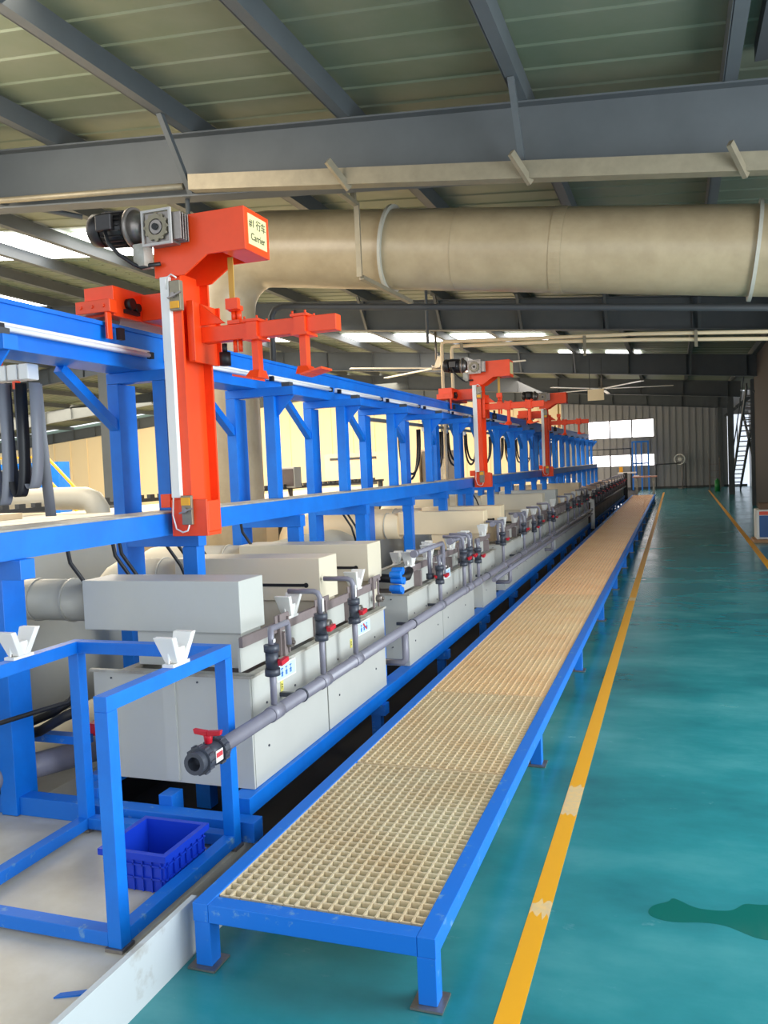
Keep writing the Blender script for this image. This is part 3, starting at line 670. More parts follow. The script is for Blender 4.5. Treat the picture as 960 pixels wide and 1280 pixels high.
# ------------------------------------------------------------------ blue gantry
gt = thing('hoist_gantry', 'tall blue steel gantry with top beam and lower rail behind the tanks', 'gantry', (-3, 3.9, 0))
BYS = [2.62+1.31*i for i in range(0, 21)]
YG0, YG1 = .8, 29.2
b = MB(); b.box(-2.965, -2.945, YG0, YG1, 2.16, 2.34); b.box(-2.785, -2.765, YG0, YG1, 2.16, 2.34); b.box(-2.98, -2.75, YG0, YG1, 2.34, 2.36); b.box(-2.98, -2.75, YG0, YG1, 2.14, 2.16)
b.build('top_beam', BLUE, gt)
b = MB(); b.box(-2.72, -2.5, YG0, YG1, 1.245, 1.358); b.build('lower_rail', BLUE, gt)
b = MB(); b.box(-2.725, -2.505, YG0, YG1, 1.3585, 1.366); b.build('rail_cap', GRIME, gt)
for i, y in enumerate(BYS):
    if i > 0:
        b = MB(); b.box(-3.0, -2.925, y, y+.16, -.0, 2.079); b.build('post', BLUE, gt, .003)
        b = MB(); b.box(-2.70, -2.62, y, y+.08, 1.3665, 2.079); b.build('post', BLUE, gt, .002)
        b = MB(); b.box(-2.565, -2.475, y, y+.08, -.3, 1.163); b.build('lower_post', BLUE, gt, .002)
    b = MB(); b.box(-3.0, -2.47, y, y+.08, 2.08, 2.1395); b.build('cross_piece', BLUE, gt, .002)
    b = MB(); b.box(-2.924, -2.46, y, y+.08, 1.164, 1.2445); b.build('cross_piece', BLUE, gt, .002)
    b = MB(); b.prism([(-2.619,2.079),(-2.48,2.079),(-2.619,1.93)], 1, y+.035, y+.045); b.build('gusset', BLUE, gt)
    b = MB(); b.bar((-2.962, y-.42, 2.13), (-2.962, y+.01, 1.84), .05, .05); b.build('knee_brace', BLUE, gt)
    b = MB(); b.box(-2.56, -2.50, y+.01, y+.07, 2.14, 2.17); b.build('clip', DARKG, gt)
# column at the left edge of the picture
b = MB(); b.box(-3.02, -2.93, 3.0, 3.14, .0, 1.24); b.build('post', BLUE, gt, .002)
# lamps on the beam
lamps = [2.86, 4.15, 5.42, 6.7, 7.98, 9.3, 10.6, 11.95, 13.2, 14.5]
def lampf(y, L, lb):
    t = thing('tube_lamp', lb, 'lamp', (-2.75, y, 2.2), 'tube lamps along the gantry beam')
    MB().box(-2.7645, -2.735, y, y+L, 2.215, 2.252).build('housing', WHITE, t, .003)
    b = MB(); b.tube([(-2.722, y+.03, 2.222), (-2.722, y+L-.03, 2.222)], .0125, 10); b.build('tube', TUBE, t)
    b = MB(); b.box(-2.738, -2.71, y, y+.028, 2.205, 2.24); b.box(-2.738, -2.71, y+L-.028, y+L, 2.205, 2.24); b.build('end_caps', BLACK, t)
for i, y in enumerate(lamps): lampf(y, 1.12, nth(i, len(lamps), 'white tube lamp on the front of the blue beam'))

# ------------------------------------------------------------------ hoists
def hoist(dy, label, sign=True, second=False):
    t = thing('carrier_hoist', label, 'hoist', (-2.42, 3.72+dy, 1.24), 'orange red hoists on the gantry')
    Y = lambda v: v+dy
    b = MB(); b.box(-2.463, -2.355, Y(3.72), Y(3.735), 1.245, 2.6); b.box(-2.463, -2.355, Y(3.985), Y(4.0), 1.245, 2.6); b.box(-2.417, -2.403, Y(3.735), Y(3.985), 1.245, 2.6)
    b.build('mast', RED, t)
    b = MB(); b.box(-2.472, -2.262, Y(3.705), Y(3.7195), 1.24, 1.43); b.box(-2.354, -2.262, Y(3.72), Y(3.84), 1.24, 1.26); b.box(-2.277, -2.262, Y(3.72), Y(3.84), 1.26, 1.42); b.build('foot_bracket', RED, t, .003)
    b = MB(); b.box(-2.53, -2.473, Y(3.70), Y(3.76), 1.39, 1.46); b.build('guide_block', RED, t, .003)
    # head
    b = MB(); y0, y1 = Y(3.715), Y(3.955)
    pl_ = [(-2.49,2.60),(-2.49,2.86),(-1.965,2.86),(-1.965,2.652),(-2.18,2.652),(-2.315,2.565),(-2.49,2.565)]
    b.prism(pl_, 1, y0-.012, y0); b.prism(pl_, 1, y1, y1+.012)
    b.box(-2.49, -1.965, y0, y1, 2.85, 2.86); b.box(-1.975, -1.965, y0, y1, 2.652, 2.85); b.box(-2.10, -1.975, y0, y1, 2.652, 2.662)
    b.box(-2.49, -2.48, y0, y1, 2.60, 2.85)
    b.build('head_box', RED, t, .002)
    if sign is not None:
        b = MB(); b.box(-1.9648, -1.962, Y(3.74), Y(3.935), 2.685, 2.835); sp_ = b.build('sign_plate', SIGN, t)
        if sign:
            text('#1 行车', .052, (-1.9615, Y(3.838), 2.79), (PI/2, 0, PI/2), INK, 'lettering', t)
            text('Carrier', .050, (-1.9615, Y(3.838), 2.725), (PI/2, 0, PI/2), INK, 'lettering', t)
    # gearbox
    gx0_, gx1_, gz0, gz1 = -2.485, -2.315, 2.70, 2.875; gy = Y(3.60)
    b = MB(); b.box(gx0_+.012, gx1_-.012, gy+.012, Y(3.703), gz0+.012, gz1-.012)
    for q in range(4): b.box(gx1_-.012, gx1_+.045, gy+.02+q*.022, gy+.028+q*.022, gz0+.02, gz1-.02)
    gb = b.build('gearbox', STEEL, t, .003)
    b = MB(); b.box(gx0_, gx1_, gy, gy+.012, gz0, gz0+.012); b.box(gx0_, gx1_, gy, gy+.012, gz1-.012, gz1); b.box(gx0_, gx0_+.012, gy, gy+.012, gz0+.012, gz1-.012); b.box(gx1_-.012, gx1_, gy, gy+.012, gz0+.012, gz1-.012)
    b.build('face_frame', mat('pale_casting', (190,184,178), .4) if not second else STEEL, gb)
    cx_, cz_ = (gx0_+gx1_)/2, (gz0+gz1)/2
    b = MB(); b.ring((cx_, gy+.004, cz_), (0,1,0), .062, .04, .014, 28)
    for j in range(12): b.cyl((cx_+.062*math.cos(j*PI/6), gy-.003, cz_+.062*math.sin(j*PI/6)), (cx_+.062*math.cos(j*PI/6), gy+.0115, cz_+.062*math.sin(j*PI/6)), .009, n=8)
    b.build('flange_ring', GALV, gb)
    b = MB(); b.cyl((cx_, gy-.004, cz_), (cx_, gy+.0118, cz_), .034, n=20); b.build('bearing_cover', STEEL, gb)
    b = MB(); b.cyl((cx_, gy-.014, cz_), (cx_, gy-.0045, cz_), .016, n=16); b.build('shaft', BLACK, gb)
    # motor
    mz = 2.825; my = Y(3.665)
    b = MB(); b.tube([(-2.60, my, mz-.005), (-2.73, my, mz+.005)], .078, 24); b.tube([(-2.735, my, mz+.005), (-2.80, my, mz+.012), (-2.82, my, mz+.014)], .08, 24, True, [.083, .083, .06])
    for j in range(20):
        a_ = j*2*PI/20; cs, sn = math.cos(a_), math.sin(a_)
        b.bar((-2.605, my+.083*cs, mz-.004+.083*sn), (-2.725, my+.083*cs, mz+.005+.083*sn), .004, .016, up=(0, cs, sn))
    mo = b.build('motor', MOTOR, t)
    b = MB(); b.tube([(-2.555, my, mz-.008), (-2.575, my, mz-.007)], .102, 28); b.tube([(-2.576, my, mz-.007), (-2.60, my, mz-.006)], .09, 24, True, [.085, .075]); b.tube([(-2.50, my, mz-.012), (-2.554, my, mz-.008)], .08, 24, True, [.05, .09]); b.build('motor_flange', STEEL, mo)
    b = MB(); b.box(-2.72, -2.63, my-.118, my-.088, mz-.03, mz+.05); b.build('terminal_box', MOTOR, mo, .006)
    b = MB(); b.tube([(-2.675, my-.10, mz-.031), (-2.66, my-.10, mz-.09), (-2.61, my-.09, mz-.15), (-2.55, my-.05, mz-.2), (-2.52, my-.03, mz-.215), (-2.49, my-.0, mz-.20), (-2.44, my+.02, mz-.195)], .010, 10); b.build('cable', BLACK, mo)
    b = MB(); b.box(-2.555, -2.492, Y(3.62), Y(3.70), 2.615, 2.725); b.build('motor_plate', GRIME, t)
    # cover strip and switches on the mast
    b = MB(); b.hexa([(-2.478,Y(3.695),2.56),(-2.425,Y(3.695),2.56),(-2.425,Y(3.7195),2.56),(-2.478,Y(3.7195),2.56),(-2.478,Y(3.695),2.561),(-2.425,Y(3.695),2.561),(-2.425,Y(3.7195),2.561),(-2.478,Y(3.7195),2.561)]) if False else None
    b.box(-2.456, -2.404, Y(3.690), Y(3.7195), 1.44, 2.565); b.build('white_cover_strip', WHITE, t, .003)
    for z in (2.39, 1.30):
        b = MB(); b.box(-2.398, -2.338, Y(3.685), Y(3.7045) if z < 2 else Y(3.7195), z, z+.15); sw = b.build('limit_switch', GALV, t, .003)
        b = MB(); b.box(-2.395, -2.345, Y(3.678), Y(3.6845), z+(.10 if z < 2 else .01), z+(.14 if z < 2 else .045)); b.build('switch_cap', YEL, sw)
        b = MB(); b.cyl((-2.37, Y(3.665), z+.075), (-2.37, Y(3.684), z+.075), .013, n=10); b.bar((-2.40, Y(3.667), z+.06), (-2.32, Y(3.667), z+.085), .008, .008); b.build('switch_lever', STEEL, sw)
    b = MB(); b.tube([(-2.42, Y(3.688), 2.50), (-2.415, Y(3.68), 2.55), (-2.38, Y(3.68), 2.57), (-2.35, Y(3.68), 2.55)], .004, 8); b.build('white_wire', WHITE, t)
    b = MB(); b.tube([(-2.445, Y(3.690), 1.44), (-2.45, Y(3.685), 1.35), (-2.43, Y(3.68), 1.28), (-2.39, Y(3.675), 1.262), (-2.36, Y(3.675), 1.27), (-2.352, Y(3.68), 1.30)], .004, 8); b.build('white_wire', WHITE, t)
    # carriage and arm
    b = MB(); b.box(-2.354, -2.315, Y(3.765), Y(3.775), 2.14, 2.45); b.box(-2.354, -2.335, Y(3.775), Y(4.03), 2.14, 2.45); b.box(-2.354, -2.31, Y(4.02), Y(4.03), 2.14, 2.45)
    b.prism([(-2.335,2.45),(-2.19,2.335),(-2.335,2.335)], 1, Y(3.86), Y(3.875))
    b.build('carriage', RED, t, .002)
    b = MB(); b.box(-2.334, -1.57, Y(3.865), Y(3.935), 2.245, 2.325); b.build('lift_arm', RED, t, .003)
    b = MB()
    for x, s in ((-2.03, -1), (-1.76, 1)):
        hk = MB()
        hk.box(x-.03, x+.03, Y(3.845), Y(3.8645), 2.235, 2.34); hk.box(x-.03, x+.03, Y(3.9355), Y(3.955), 2.235, 2.34)
        hk.box(x-.045, x+.045, Y(3.835), Y(3.965), 2.3255, 2.338); hk.box(x-.045, x+.045, Y(3.835), Y(3.965), 2.2325, 2.2445)
        hk.box(x-.018, x+.018, Y(3.875), Y(3.925), 2.08, 2.232)
        hk.hexa([(x-.05 if s < 0 else x-.03, Y(3.84), 2.04),(x+.03 if s < 0 else x+.05,Y(3.84),2.04),(x+.03 if s < 0 else x+.05,Y(3.96),2.04),(x-.05 if s < 0 else x-.03,Y(3.96),2.04),(x-.026,Y(3.86),2.08),(x+.026,Y(3.86),2.08),(x+.026,Y(3.94),2.08),(x-.026,Y(3.94),2.08)])
        xe = x+s*.115
        hk.hexa([(min(x,xe),Y(3.83),2.03 if s > 0 else 2.055),(max(x,xe),Y(3.83),2.055 if s > 0 else 2.03),(max(x,xe),Y(3.97),2.055 if s > 0 else 2.03),(min(x,xe),Y(3.97),2.03 if s > 0 else 2.055),
                 (min(x,xe),Y(3.83),2.04 if s > 0 else 2.065),(max(x,xe),Y(3.83),2.065 if s > 0 else 2.04),(max(x,xe),Y(3.97),2.065 if s > 0 else 2.04),(min(x,xe),Y(3.97),2.04 if s > 0 else 2.065)])
        ho = hk.build('hook', RED, t)
        bb = MB()
        for ax in (-.035, .035):
            for ay in (3.845, 3.955): bb.cyl((x+ax, Y(ay), 2.3385), (x+ax, Y(ay), 2.352), .006, n=6)
        bb.build('bolts', RED, ho)
    b = MB(); b.box(-2.155, -2.125, Y(3.86), Y(3.866), 2.44, 2.665); b.build('lifting_strap', STRAP, t)
    b = MB(); b.box(-2.175, -2.105, Y(3.85), Y(3.88), 2.40, 2.455); b.cyl((-2.155, Y(3.9), 2.345), (-2.155, Y(3.9), 2.40), .014, n=10); b.cyl((-2.125, Y(3.9), 2.345), (-2.125, Y(3.9), 2.40), .014, n=10); b.box(-2.175, -2.105, Y(3.86), Y(3.94), 2.3255, 2.345); b.box(-2.175, -2.105, Y(3.88), Y(3.91), 2.395, 2.42)
    b.build('strap_clamp', RED, t)
    for xx in (-2.155, -2.125):
        b = MB(); b.cyl((xx, Y(3.9), 2.185), (xx, Y(3.9), 2.244), .012, n=8); b.build('clamp_bolt', RED, t)
    b = MB(); b.cyl((-2.22, Y(3.9), 2.12), (-2.22, Y(3.9), 2.19), .03, n=16); b.cyl((-2.22, Y(3.9), 2.19), (-2.22, Y(3.9), 2.235), .014, n=12); b.build('buffer', BLACK, t)
    # end truck riding the beam
    b = MB(); b.box(-2.90, -2.72, Y(3.66), Y(4.5), 2.395, 2.55); b.box(-2.72, -2.488, Y(3.90), Y(4.1), 2.40, 2.54); b.build('end_truck', RED, t, .003)
    b = MB(); b.box(-2.912, -2.70, Y(3.60), Y(3.66), 2.405, 2.47); 
    b.box(-2.735, -2.72, Y(3.60), Y(3.64), 2.27, 2.405); b.build('bumper_bracket', RED, t, .003)
    for x in (-2.88, -2.81, -2.74):
        b = MB(); b.cyl((x, Y(3.592), 2.438), (x, Y(3.5995), 2.438), .01, n=6); b.build('bolt', RED, t)
    b = MB(); b.box(-2.715, -2.69, Y(3.66), Y(3.70), 2.27, 2.33); b.build('guide_roller', BLACK, t)
    b = MB(); b.cyl((-2.7195, Y(3.78), 2.47), (-2.685, Y(3.78), 2.47), .03, n=14); b.cyl((-2.7195, Y(3.84), 2.46), (-2.69, Y(3.84), 2.46), .022, n=12); b.box(-2.719, -2.70, Y(3.74), Y(3.86), 2.42, 2.44); b.build('travel_sensor', BLACK, t)
    b = MB()
    for yy in (3.78, 4.38): b.cyl((-2.90, Y(yy), 2.395), (-2.80, Y(yy), 2.395), .034, n=18)
    b.build('wheel', STEEL, t)
    return t
hoist(0, 'nearest orange-red hoist with black motor and yellow Carrier sign', True)
hoist(6.93, 'middle orange-red hoist on the gantry, partway down the line', False, True)
hoist(12.8, 'farthest smaller orange-red hoist on the gantry', None, True)

# ------------------------------------------------------------------ festoon cables
def ribbon(pts, w, th, m, name, parent, wdir=(0,1,0)):
    mb = MB(); wd = Vector(wdir)*w/2; P_ = [Vector(p) for p in pts]; vs = []; fs = []
    for i, p in enumerate(P_):
        d = (P_[min(i+1, len(P_)-1)]-P_[max(i-1, 0)]).normalized(); nn = d.cross(wd).normalized()*th/2
        vs += [p-wd-nn, p+wd-nn, p+wd+nn, p-wd+nn]
    for i in range(len(P_)-1):
        for j in range(4): fs.append((i*4+j, i*4+(j+1)%4, (i+1)*4+(j+1)%4, (i+1)*4+j))
    fs += [(3,2,1,0), tuple(len(vs)-4+j for j in range(4))]
    mb._add(vs, fs, True); return mb.build(name, m, parent)
def loop(y0, y1, ztop, depth, n=14, x=-3.2):
    out = []
    for i in range(n+1):
        s = i/n; a_ = PI*s
        yy = (y0+y1)/2-(y1-y0)/2*math.cos(a_)*(1+.0*math.sin(a_)); zz = ztop-depth*math.sin(a_)**.45
        out.append((x, yy, zz))
    return out
fe = thing('festoon_cable', 'bundle of grey flat cables hanging in loops at the left edge', 'hanging cable', (-3.2, 3.4, 1.4), 'festoon cables')
for i, (xa, w) in enumerate(((-3.30,.0),(-3.22,.0),(-3.16,.0))):
    out = []
    for j in range(17):
        a_ = PI*j/16; xx = xa+.03-.05*math.cos(a_)*(1-.15*math.sin(a_)); zz = 2.06-(.62-.04*i)*math.sin(a_)**.4
        out.append((xx, 3.40+.03*i, zz))
    ribbon(out, .06, .003, CABLE if i != 1 else BLACK, 'cable_loop', fe, (0.35,.94,0))
ribbon([(-3.12,3.52,2.06),(-3.11,3.52,1.8),(-3.09,3.53,1.37)], .055, .004, CABLE, 'cable_end', fe, (.94,.35,0))
ribbon([(-3.36,3.40,2.06),(-3.37,3.4,1.8),(-3.37,3.40,1.37)], .08, .004, CABLE, 'cable_end', fe, (.94,.35,0))
b = MB()
for i in range(4): 
    x = -3.36+i*.072; b.box(x, x+.062, 3.42, 3.50, 2.075, 2.155)
b.build('clamp_block', WHITE, fe, .006)
b = MB()
for i in range(2): b.box(-3.33+i*.15, -3.30+i*.15, 3.415, 3.44, 2.03, 2.07)
b.build('clamp_hook', RED, fe)
b = MB(); b.cyl((-3.3, 3.46, 2.155), (-3.3, 3.46, 2.26), .02); b.build('trolley', RED, fe)
b = MB(); b.box(-3.6, -3.05, 3.43, 3.49, 2.26, 2.30)
tag(b.build('festoon_rail', BLUE), 'short blue rail holding the festoon cables at the left edge', 'rail')
fr_ = thing('festoon_rail', 'long thin rail with cable trolleys behind the blue posts', 'rail', (-3.25, 9, 2.1))
MB().box(-3.27, -3.23, 8.6, 24, 2.08, 2.12).build('rail', GALV, fr_)
for i in range(13):
    y = 9.9+i*1.15; dl = .66 if i < 2 else .5
    t = thing('cable_loop', nth(i, 13, 'black cable loop hanging behind the blue posts'), 'hanging cable', (-3.25, y, 1.4), 'black cable loops behind the posts')
    b = MB()
    for k_ in range(2):
        out = []
        for j in range(15):
            a_ = PI*j/14; out.append((-3.25+k_*.03, y+.42-.40*math.cos(a_), 2.04-(dl-.07*k_)*math.sin(a_)**.7))
        b.tube(out, .016, 8)
    b.build('cable', BLACK, t)
    b = MB(); b.box(-3.275, -3.225, y-.04, y+.04, 2.02, 2.0795); b.build('trolley', WHITE, t)
# black cables hanging from under the lower rail
for i, (y, x, dz) in enumerate(((3.30,-2.80,.28),(3.62,-2.78,.3),(3.70,-2.8,.3),(4.12,-2.80,.25),(4.20,-2.78,.25),(4.5,-2.85,.28),(5.02,-2.80,.3),(6.85,-2.8,.3),(6.95,-2.8,.3),(7.12,-2.8,.28),(10.0,-2.8,.25),(10.1,-2.8,.25),(11.8,-2.8,.25))):
    b = MB(); b.tube([(x, y, 1.36), (x-.01, y, 1.25), (x+.0, y+.01, 1.15), (x+.06, y+.05, 1.36-.28-.05), (x+.10, y+.07, 1.36-dz-.2)], .010, 8)
    tag(b.build('hanging_cable', BLACK), nth(i, 13, 'thin black cable hanging below the lower blue rail'), 'cable', 'black cables under the lower rail')
# cables lying by the front stand
b = MB(); b.tube([(-3.5,2.6,.62),(-3.2,2.72,.50),(-2.95,2.88,.46),(-2.7,3.12,.52),(-2.66,3.18,.62)], .012, 8); tag(b.build('loose_cable', BLACK), 'sagging thin black cable by the left foot of the gantry', 'cable')
b = MB(); b.tube([(-3.1,3.2,.30),(-2.95,3.2,.34),(-2.8,3.2,.42),(-2.7,3.2,.46)], .025, 10); b.tube([(-3.1,3.24,.34),(-2.9,3.24,.42),(-2.72,3.2,.52)], .02, 10); tag(b.build('cable_bundle', BLACK), 'thick bundle of black cables beside the first tank', 'cable')
t = thing('grey_drain_pipe', 'thick grey pipe with blue paint smear low at the left', 'pipe', (-3.0, 3.0, .12))
b = MB(); b.tube([(-3.35,2.45,.17),(-2.72,3.72,.17)], .062, 24); b.build('pipe_run', PVC, t)
b = MB(); b.tube([(-3.13,2.89,.17),(-3.02,3.11,.17)], .068, 24); b.build('coupling', PVC, t)
b = MB(); b.box(-2.98, -2.90, 3.15, 3.17, .2325, .2335); 
# valve with red handle under the first tank, left
b = MB(); b.box(-2.75, -2.70, 3.30, 3.36, .30, .36); tag(b.build('small_valve', HANDLE), 'small red valve knob in the shadow left of the first tank', 'valve')
b = MB(); b.box(-3.6, -2.72, 3.24, 3.30, .27, .31); tag(b.build('blue_rail', BLUEW), 'low blue rail between the left post and the first tank', 'rail')

# ------------------------------------------------------------------ overhead duct, tray, pipes
PS = .128
def pz(x): return 3.445-PS*x
od = thing('overhead_duct', 'huge khaki round exhaust duct crossing under the roof', 'duct', (0, 8.3, 3.4))
YD = 8.3; R_ = .40
xe = -4.15
cx0_ = xe; bend = .62
ang0 = math.atan(PS)
pts = [(3.6, YD, pz(3.6)), (xe, YD, pz(xe))]
cz = pz(xe)-bend
arcp = [(xe+bend*math.cos(math.radians(a_)), YD, cz+bend*math.sin(math.radians(a_))) for a_ in (90+7, 108, 122, 137, 152, 166, 180)]
b = MB(); b.tube(pts[:1]+[(xe+.05, YD, pz(xe+.05))]+arcp+[(xe-bend, YD, cz-.3), (xe-bend, YD, .3)], R_, 48, False); b.build('duct_pipe', DUCT, od)
def flange(x, w, ro, nm='flange', m=DUCT):
    b = MB(); d_ = Vector((1, 0, -PS)).normalized(); b.ring((x, YD, pz(x)), d_, ro, R_+.0006, w, 48); b.build(nm, m, od)
flange(-2.70, .03, R_+.045, 'flange', DUCTG); flange(-1.0, .11, R_+.006, 'joint_band'); flange(.72, .03, R_+.045, 'flange', DUCTG); flange(-2.0+.0, .004, R_+.003, 'seam')
hg = thing('duct_hanger', 'pale wooden strap bracket hanging round the overhead duct', 'hanger', (-3.0, 7.6, 3.3))
MB().box(-2.83, -2.78, 7.55, 7.58, 3.10+.28, 4.06).build('strap', GALV, hg)
MB().box(-2.86, -2.81, 7.54, 7.58, 4.061, 4.52).build('upper_strap', GALV, hg)
b = MB(); b.bar((-2.80, 7.6, 3.38), (-2.62, 8.6, 3.30), .05, .04); b.build('lower_arm', GALV, hg)
b = MB(); b.bar((-2.86, 7.2, 4.10), (-2.81, 7.6, 4.06), .05, .04); b.build('upper_arm', GALV, hg)
tr = thing('cable_tray', 'long galvanised angle bar under the nearest roof beam', 'cable tray', (-4.2, 6.9, 4.2))
xa, xb = -4.2, 2.2; za, zb = 4.34, 3.575; 
b = MB()
b.hexa([(xa,6.86,za-.14),(xb,6.86,zb-.14),(xb,6.87,zb-.14),(xa,6.87,za-.14),(xa,6.86,za),(xb,6.86,zb),(xb,6.87,zb),(xa,6.87,za)])
b.hexa([(xa,6.87,za-.14),(xb,6.87,zb-.14),(xb,6.99,zb-.14),(xa,6.99,za-.14),(xa,6.87,za-.13),(xb,6.87,zb-.13),(xb,6.99,zb-.13),(xa,6.99,za-.13)]); b.build('angle_bar', GALV, tr)
for i, x in enumerate((-2.72, -1.15, .45)):
    z = za+(x-xa)*(zb-za)/(xb-xa)
    b = MB(); b.bar((x-.02, 6.72, z+.02), (x+.10, 6.90, z-.18), .035, .06); b.build('clamp', GALV, tr)
b = MB(); b.tube([(-9.5,6.95,4.70),(-4.3,6.95,4.27)], .03, 10); tag(b.build('conduit', GALV), 'thin grey conduit along the roof beam at the upper left', 'pipe')
b = MB(); b.tube([(-6.9,6.8,4.55),(-5.9,7.5,4.35)], .03, 8); tag(b.build('tie_rod', STEELG), 'thin slanting rod at the upper left below the roof beam', 'rod')
for i, (x, y, z0, z1) in enumerate(((-4.35,7.08,3.2,4.22),(-3.42,12,3.35,4.7),(-5.05,8.9,2.3,3.15))):
    b = MB(); b.cyl((x, y, z0), (x, y, z1), .022, n=10)
    if i < 2: tag(b.build('drop_rod', STEELG), ['vertical grey rod above the nearest hoist', 'vertical grey rod above the middle hoist'][i], 'rod')
dp = thing('dark_drain_pipe', 'dark pipe running under the overhead duct and down its side', 'pipe', (-4.3, 8.9, 3.0))
b = MB(); b.tube([(3.4, 8.85, 2.66), (-1.0, 8.85, 3.12), (-4.25, 8.85, 3.46), (-4.35, 8.85, 3.44), (-4.40, 8.85, 3.36), (-4.41, 8.85, .3)], .035, 12); b.build('pipe', DARKG, dp)
for i in range(2):
    t = thing('white_pipe', ['upper of two white pipes crossing below the roof', 'lower of two white pipes crossing below the roof'][i], 'pipe', (-3.2, 12, 3), 'white overhead pipes')
    xx, zz = (-3.21, 3.36) if i == 0 else (-3.06, 3.28)
    b = MB(); b.tube([(2.3, 12+.0*i, 2.99-.1*i+.03), (-.4, 12, 3.22-.08*i), (-1.6, 12, 3.28-.06*i), (xx+.06, 12, zz), (xx+.01, 12, zz-.01), (xx, 12, zz-.06), (xx, 12, .4)], .026, 12); b.build('pipe', CREAM, t)
for i, x in enumerate((-2.9, -1.15, .3)):
    b = MB(); b.box(x-.02, x+.02, 11.95, 11.965, 2.98 if i else 3.2, 3.30-.06*i+.02); tag(b.build('pipe_hanger', GALV), nth(i, 3, 'small bracket holding the two white pipes').replace('nearest', 'leftmost').replace('farthest', 'rightmost').replace('second', 'middle'), 'bracket', 'brackets of the white pipes')
t = thing('hanging_sign', 'blank cream board hanging under the roof near the end wall', 'sign', (-2.07, 25.2, 3.2))
MB().box(-2.31, -1.86, 24.5, 24.53, 3.2, 3.52).build('board', mat('cream_board', (236,214,170), .5), t)
b = MB(); b.cyl((-2.25, 24.515, 3.52), (-2.25, 24.515, 4.4), .01, n=6); b.cyl((-1.92, 24.515, 3.52), (-1.92, 24.515, 4.4), .01, n=6); b.build('hanger_wires', DARKG, t)
# ceiling fan with long blades
t = thing('ceiling_fan', 'large ceiling fan with long white blades under the far roof', 'fan', (-2.3, 29.5, 4.0))
b = MB(); b.cyl((-2.3, 29.5, 3.86), (-2.3, 29.5, 3.98), .12, n=16); b.cyl((-2.3,29.5,3.98),(-2.3,29.5,4.5), .03, n=8); b.build('hub', STEEL, t)
for j in range(5):
    a_ = j*2*PI/5+.3; b = MB(); b.bar((-2.3+.12*math.cos(a_), 29.5+.12*math.sin(a_), 3.92), (-2.3+2.4*math.cos(a_), 29.5+2.4*math.sin(a_), 3.92), .13, .02); b.build('blade', WHITE, t)
t = thing('ceiling_fan', 'large ceiling fan with long white blades behind the first white pipe', 'fan', (-5.5, 20, 4.0))
b = MB(); b.cyl((-5.5, 20, 3.9), (-5.5, 20, 4.02), .12, n=16); b.cyl((-5.5,20,4.02),(-5.5,20,4.9), .03, n=8); b.build('hub', STEEL, t)
for j in range(5):
    a_ = j*2*PI/5; b = MB(); b.bar((-5.5+.12*math.cos(a_), 20+.12*math.sin(a_), 3.95), (-5.5+2.2*math.cos(a_), 20+2.2*math.sin(a_), 3.95), .13, .02); b.build('blade', WHITE, t)

# ------------------------------------------------------------------ far end furniture
t = thing('work_table', 'small table with reddish top standing past the end of the walkway', 'table', (-1.1, 31.5, 0))
MB().box(-1.46, -.62, 31.2, 31.9, .80, .84).build('table_top', mat('reddish_table_top', (206,150,130), .5), t)
for x in (-1.36, -.78):
    for y in (31.25, 31.8): MB().box(x, x+.06, y, y+.06, .0, .7995).build('leg', GRIME, t)
b = MB(); b.box(-1.42, -1.24, 31.3, 31.5, .8405, .88); tag(b.build('paper_stack', WHITE), 'small pale stack of papers on the far table', 'paper')
t = thing('narrow_rack', 'narrow tall blue frame by the end wall windows', 'metal stand', (-1.5, 40.6, 0))
for x in (-1.9, -1.75, -1.5, -1.2): MB().box(x, x+.07, 40.5, 40.57, 0, 2.2).build('post', BLUE, t)
MB().box(-1.9, -1.13, 40.5, 40.57, 2.2005, 2.28).build('top_bar', BLUE, t); MB().box(-1.9, -1.13, 40.58, 40.62, 1.2, 1.27).build('middle_bar', BLUE, t)
t = thing('pedestal_fan', 'pedestal fan standing by the grey end wall', 'fan', (.25, 41, 0))
b = MB(); b.cyl((.3, 41, .02), (.3, 41, 1.15), .025, n=8); b.cyl((.3,41,0),(.3,41,.03), .2, n=14); b.build('stand', STEEL, t)
b = MB(); b.ring((.2, 40.95, 1.35), (.3,1,0), .25, .22, .1, 22); b.cyl((.2,40.95,1.35),(.24,41.1,1.35), .08, n=12)
for j in range(8):
    a_ = j*PI/8; b.bar((.2-.23*math.cos(a_), 40.93, 1.35-.23*math.sin(a_)), (.2+.23*math.cos(a_), 40.93, 1.35+.23*math.sin(a_)), .006, .006)
b.build('fan_head', WHITE, t)
t = thing('guard_rail', 'thin dark guard rail in front of the end wall', 'rail', (-1, 40.9, 0))
b = MB(); b.tube([(-3.9, 40.9, 1.95), (-1.9, 40.9, 1.95)], .03, 8); b.tube([(-.85,40.9,1.15),(.25,40.9,1.17)], .03, 8); b.build('rails', DARKG, t)
b = MB()
for x in (-3.9, -2.9, -1.95, -.85, .45): b.cyl((x, 40.9, 0), (x, 40.9, 1.95 if x < -1 else 1.16), .03, n=8)
b.build('posts', DARKG, t)
